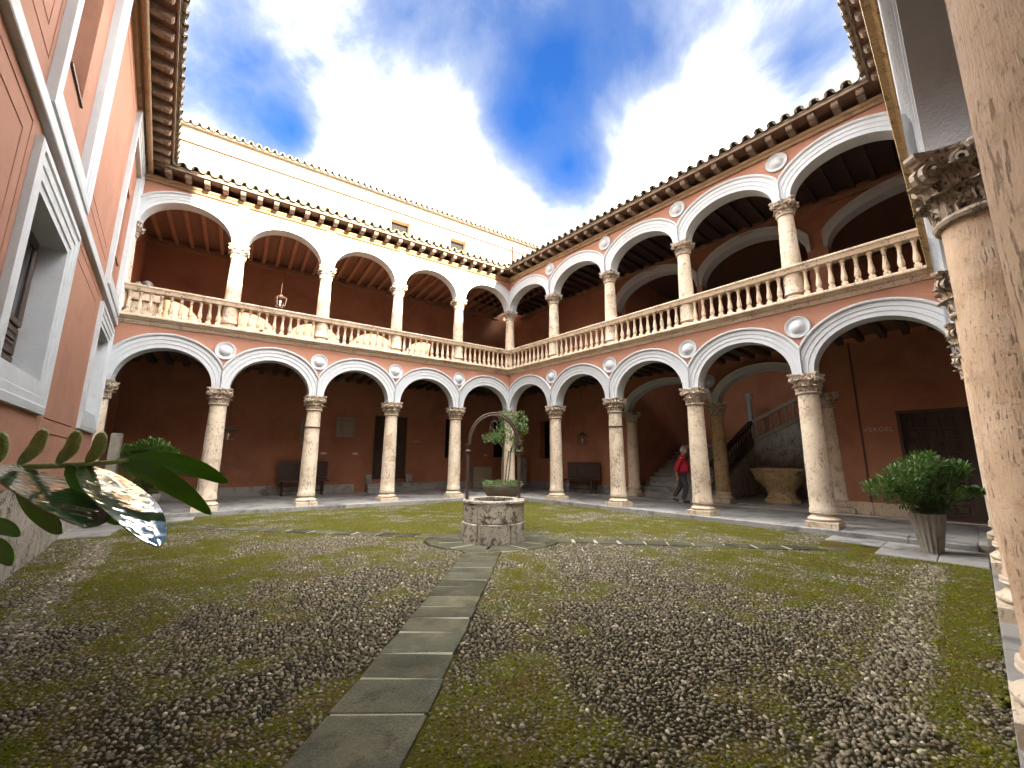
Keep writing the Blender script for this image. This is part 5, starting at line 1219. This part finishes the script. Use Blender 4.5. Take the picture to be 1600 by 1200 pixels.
# --- foreground branch: thick glossy leaflets on a stalk, its pot standing left of the viewpoint
def P_at(x, y, dist):
    d = pixdir(x, y); k = dist/(d.y*math.cos(R(10.388))+d.z*math.sin(R(10.388))); return Vector((0, 0, HC))+d*k
br = thing('plant_branch', 'glossy green branch with wet leaves reaching into the picture at the left, close to us', 'plant', tuple(P_at(-260, 900, .55)))
bo = Vector(br.location)
M['fleaf'] = leafmat('fresh_leaf', (0.095, 0.205, 0.010), (0.13, 0.26, 0.016), .40, .45)
M['fbud'] = mat('young_leaflet', (0.30, 0.40, 0.08), .55, (.50, .58, .26), 30, .9, .6, 120, coord='World')
def dropmat():
    m = bpy.data.materials.new('wet_leaf_top'); m.use_nodes = True; t = m.node_tree; b = t.nodes['Principled BSDF']
    b.inputs['Base Color'].default_value = (.03, .075, .03, 1); b.inputs['Roughness'].default_value = .10; b.inputs['Coat Weight'].default_value = .0; b.inputs['Coat Roughness'].default_value = .02; b.inputs['Specular IOR Level'].default_value = 1.0
    b.inputs['IOR'].default_value = 1.9
    g = N(t, 'ShaderNodeNewGeometry'); mp = N(t, 'ShaderNodeMapping'); mp.inputs['Scale'].default_value = (1, 1, 1); L(t, g.outputs['Position'], mp.inputs[0])
    v = N(t, 'ShaderNodeTexVoronoi', i_Scale=85.0); v.feature = 'SMOOTH_F1'; L(t, mp.outputs[0], v.inputs['Vector']); n = N(t, 'ShaderNodeTexNoise', i_Scale=45.0, i_Detail=1.5); L(t, mp.outputs[0], n.inputs['Vector'])
    bp = N(t, 'ShaderNodeBump'); bp.inputs['Strength'].default_value = .12; bp.inputs['Distance'].default_value = .0022
    L(t, math_(t, 'ADD', ramp_(t, v.outputs['Distance'], [(.25, 1), (.45, 0)]), math_(t, 'MULTIPLY', n.outputs[0], .8)), bp.inputs['Height']); L(t, bp.outputs[0], b.inputs['Normal']); L(t, bp.outputs[0], b.inputs['Coat Normal']); return m
M['wetleaf'] = dropmat()
stem_px = [(-260, 900, .62), (-160, 790, .60), (-60, 735, .56), (0, 734, .52), (60, 731, .50), (135, 729, .48), (200, 722, .47)]
MB().tube([P_at(*p)-bo for p in stem_px], [.0065, .006, .0052, .0042, .0036, .0032, .0022], 10).build('stalk', 'fbud', br, 60)
def leaflet(pts, nrm, name, m, thick=.0012, cup=.12, widths=None):
    """pts: axis points in world, widths in metres"""
    ax = [Vector(p) for p in pts]; n = 15; rings = []
    def sp(u):
        q = u*(len(ax)-1); i = min(int(q), len(ax)-2); f = q-i
        p0, p1, p2, p3 = ax[max(i-1, 0)], ax[i], ax[i+1], ax[min(i+2, len(ax)-1)]
        return .5*((2*p1)+(p2-p0)*f+(2*p0-5*p1+4*p2-p3)*f*f+(3*p1-p0-3*p2+p3)*f**3)
    for i in range(n):
        u = i/(n-1); p = sp(u); d = (sp(min(u+.02, 1))-sp(max(u-.02, 0))).normalized(); sd = d.cross(Vector(nrm)).normalized(); up = sd.cross(d).normalized()
        wv = widths*(math.sin(math.pi*u**.80)**.75 if 0 < u < 1 else 0)+.0006
        row = []
        K = 7
        for k in range(K):
            s_ = (k/(K-1)-.5)*2; row.append(p+sd*wv*s_+up*(cup*wv*(s_*s_)-.0+(.0008 if abs(s_) < .1 else 0)))
        rings.append([tuple(q-bo) for q in row]+[tuple(q-bo-up*thick) for q in reversed(row)])
    return MB().loft(rings).build(name, m, br, 60)
V = lambda x, y, d: P_at(x, y, d)
up_ = Vector((0, 0, 1)); back = Vector((0, -1, .3))
# plain leaves
leaflet([V(190, 722, .47), V(250, 722, .48), V(310, 735, .49), V(358, 757, .50)], (0.1, -.9, .55), 'leaf', 'fleaf', widths=.0115)
leaflet([V(195, 726, .47), V(240, 742, .46), V(290, 772, .46), V(331, 806, .46)], (-.1, -.9, .45), 'leaf', 'fleaf', widths=.0100)
leaflet([V(22, 732, .50), V(45, 775, .46), V(75, 810, .43), V(96, 836, .41)], (-.5, -.8, .2), 'leaf', 'fleaf', widths=.0130)
leaflet([V(103, 732, .48), V(135, 765, .46), V(160, 795, .44), V(190, 822, .43)], (-.3, -.9, .3), 'leaf', 'fleaf', widths=.0115)
leaflet([V(-40, 742, .53), V(0, 740, .50), V(30, 745, .48), V(50, 752, .47)], (0, -.9, .4), 'leaf', 'fleaf', widths=.006)
leaflet([V(-50, 815, .55), V(-10, 822, .5), V(15, 830, .48), V(31, 840, .47)], (0, -.9, .5), 'leaf', 'fleaf', widths=.008)
leaflet([V(-40, 840, .5), V(-8, 856, .47), V(10, 870, .45), V(18, 886, .44)], (.2, -.9, .3), 'leaf', 'fleaf', widths=.009)
# the two wet leaves that mirror the sky
leaflet([V(24, 731, .49), V(68, 762, .44), V(110, 795, .40), V(134, 826, .37)], (.45, .05, .85), 'wet_leaf', 'wetleaf', widths=.0400, cup=.08)
leaflet([V(144, 731, .48), V(178, 768, .44), V(215, 810, .41), V(249, 856, .39)], (.62, -.08, .85), 'wet_leaf', 'wetleaf', widths=.0290, cup=.08)
# upright plump young leaflets
for (a, b) in (((-8, 726), (2, 678)), ((32, 727), (70, 674)), ((92, 725), (122, 676)), ((138, 724), (160, 678))):
    p0, p1 = V(*a, .485), V(*b, .475); mid_ = (p0+p1)/2+Vector((.004, 0, -.003)); rings = []
    pts = [p0+(mid_-p0)*.0, p0*.75+mid_*.25, p0*.4+mid_*.6, mid_, mid_*.5+p1*.5, mid_*.2+p1*.8, p1]
    pts[2] = p0.lerp(mid_, .6)
    MB().tube([p-bo for p in pts], [.003, .0050, .0064, .0068, .0064, .0052, .0024], 12).build('young_leaf', 'fbud', br, 60)
pot = thing('terracotta_pot', 'plain pot of the branch plant, standing just outside the left edge', 'plant pot', (-.95, .50, 0))
MB().lathe([(.12, 0), (.17, .30), (.185, .30), (.185, .34), (.15, .34), (.15, .30), (.001, .28)], 28).build('pot', 'concrete', pot, 40)
MB().tube([Vector((-.95, .5, .28))-bo, Vector((-.90, .50, .75))-bo, P_at(-500, 1150, .62)-bo, P_at(-260, 900, .62)-bo], [.010, .009, .0075, .0065], 10).build('stalk', 'fbud', br, 60)
for r_ in reparent_later: reparent_fix(r_)
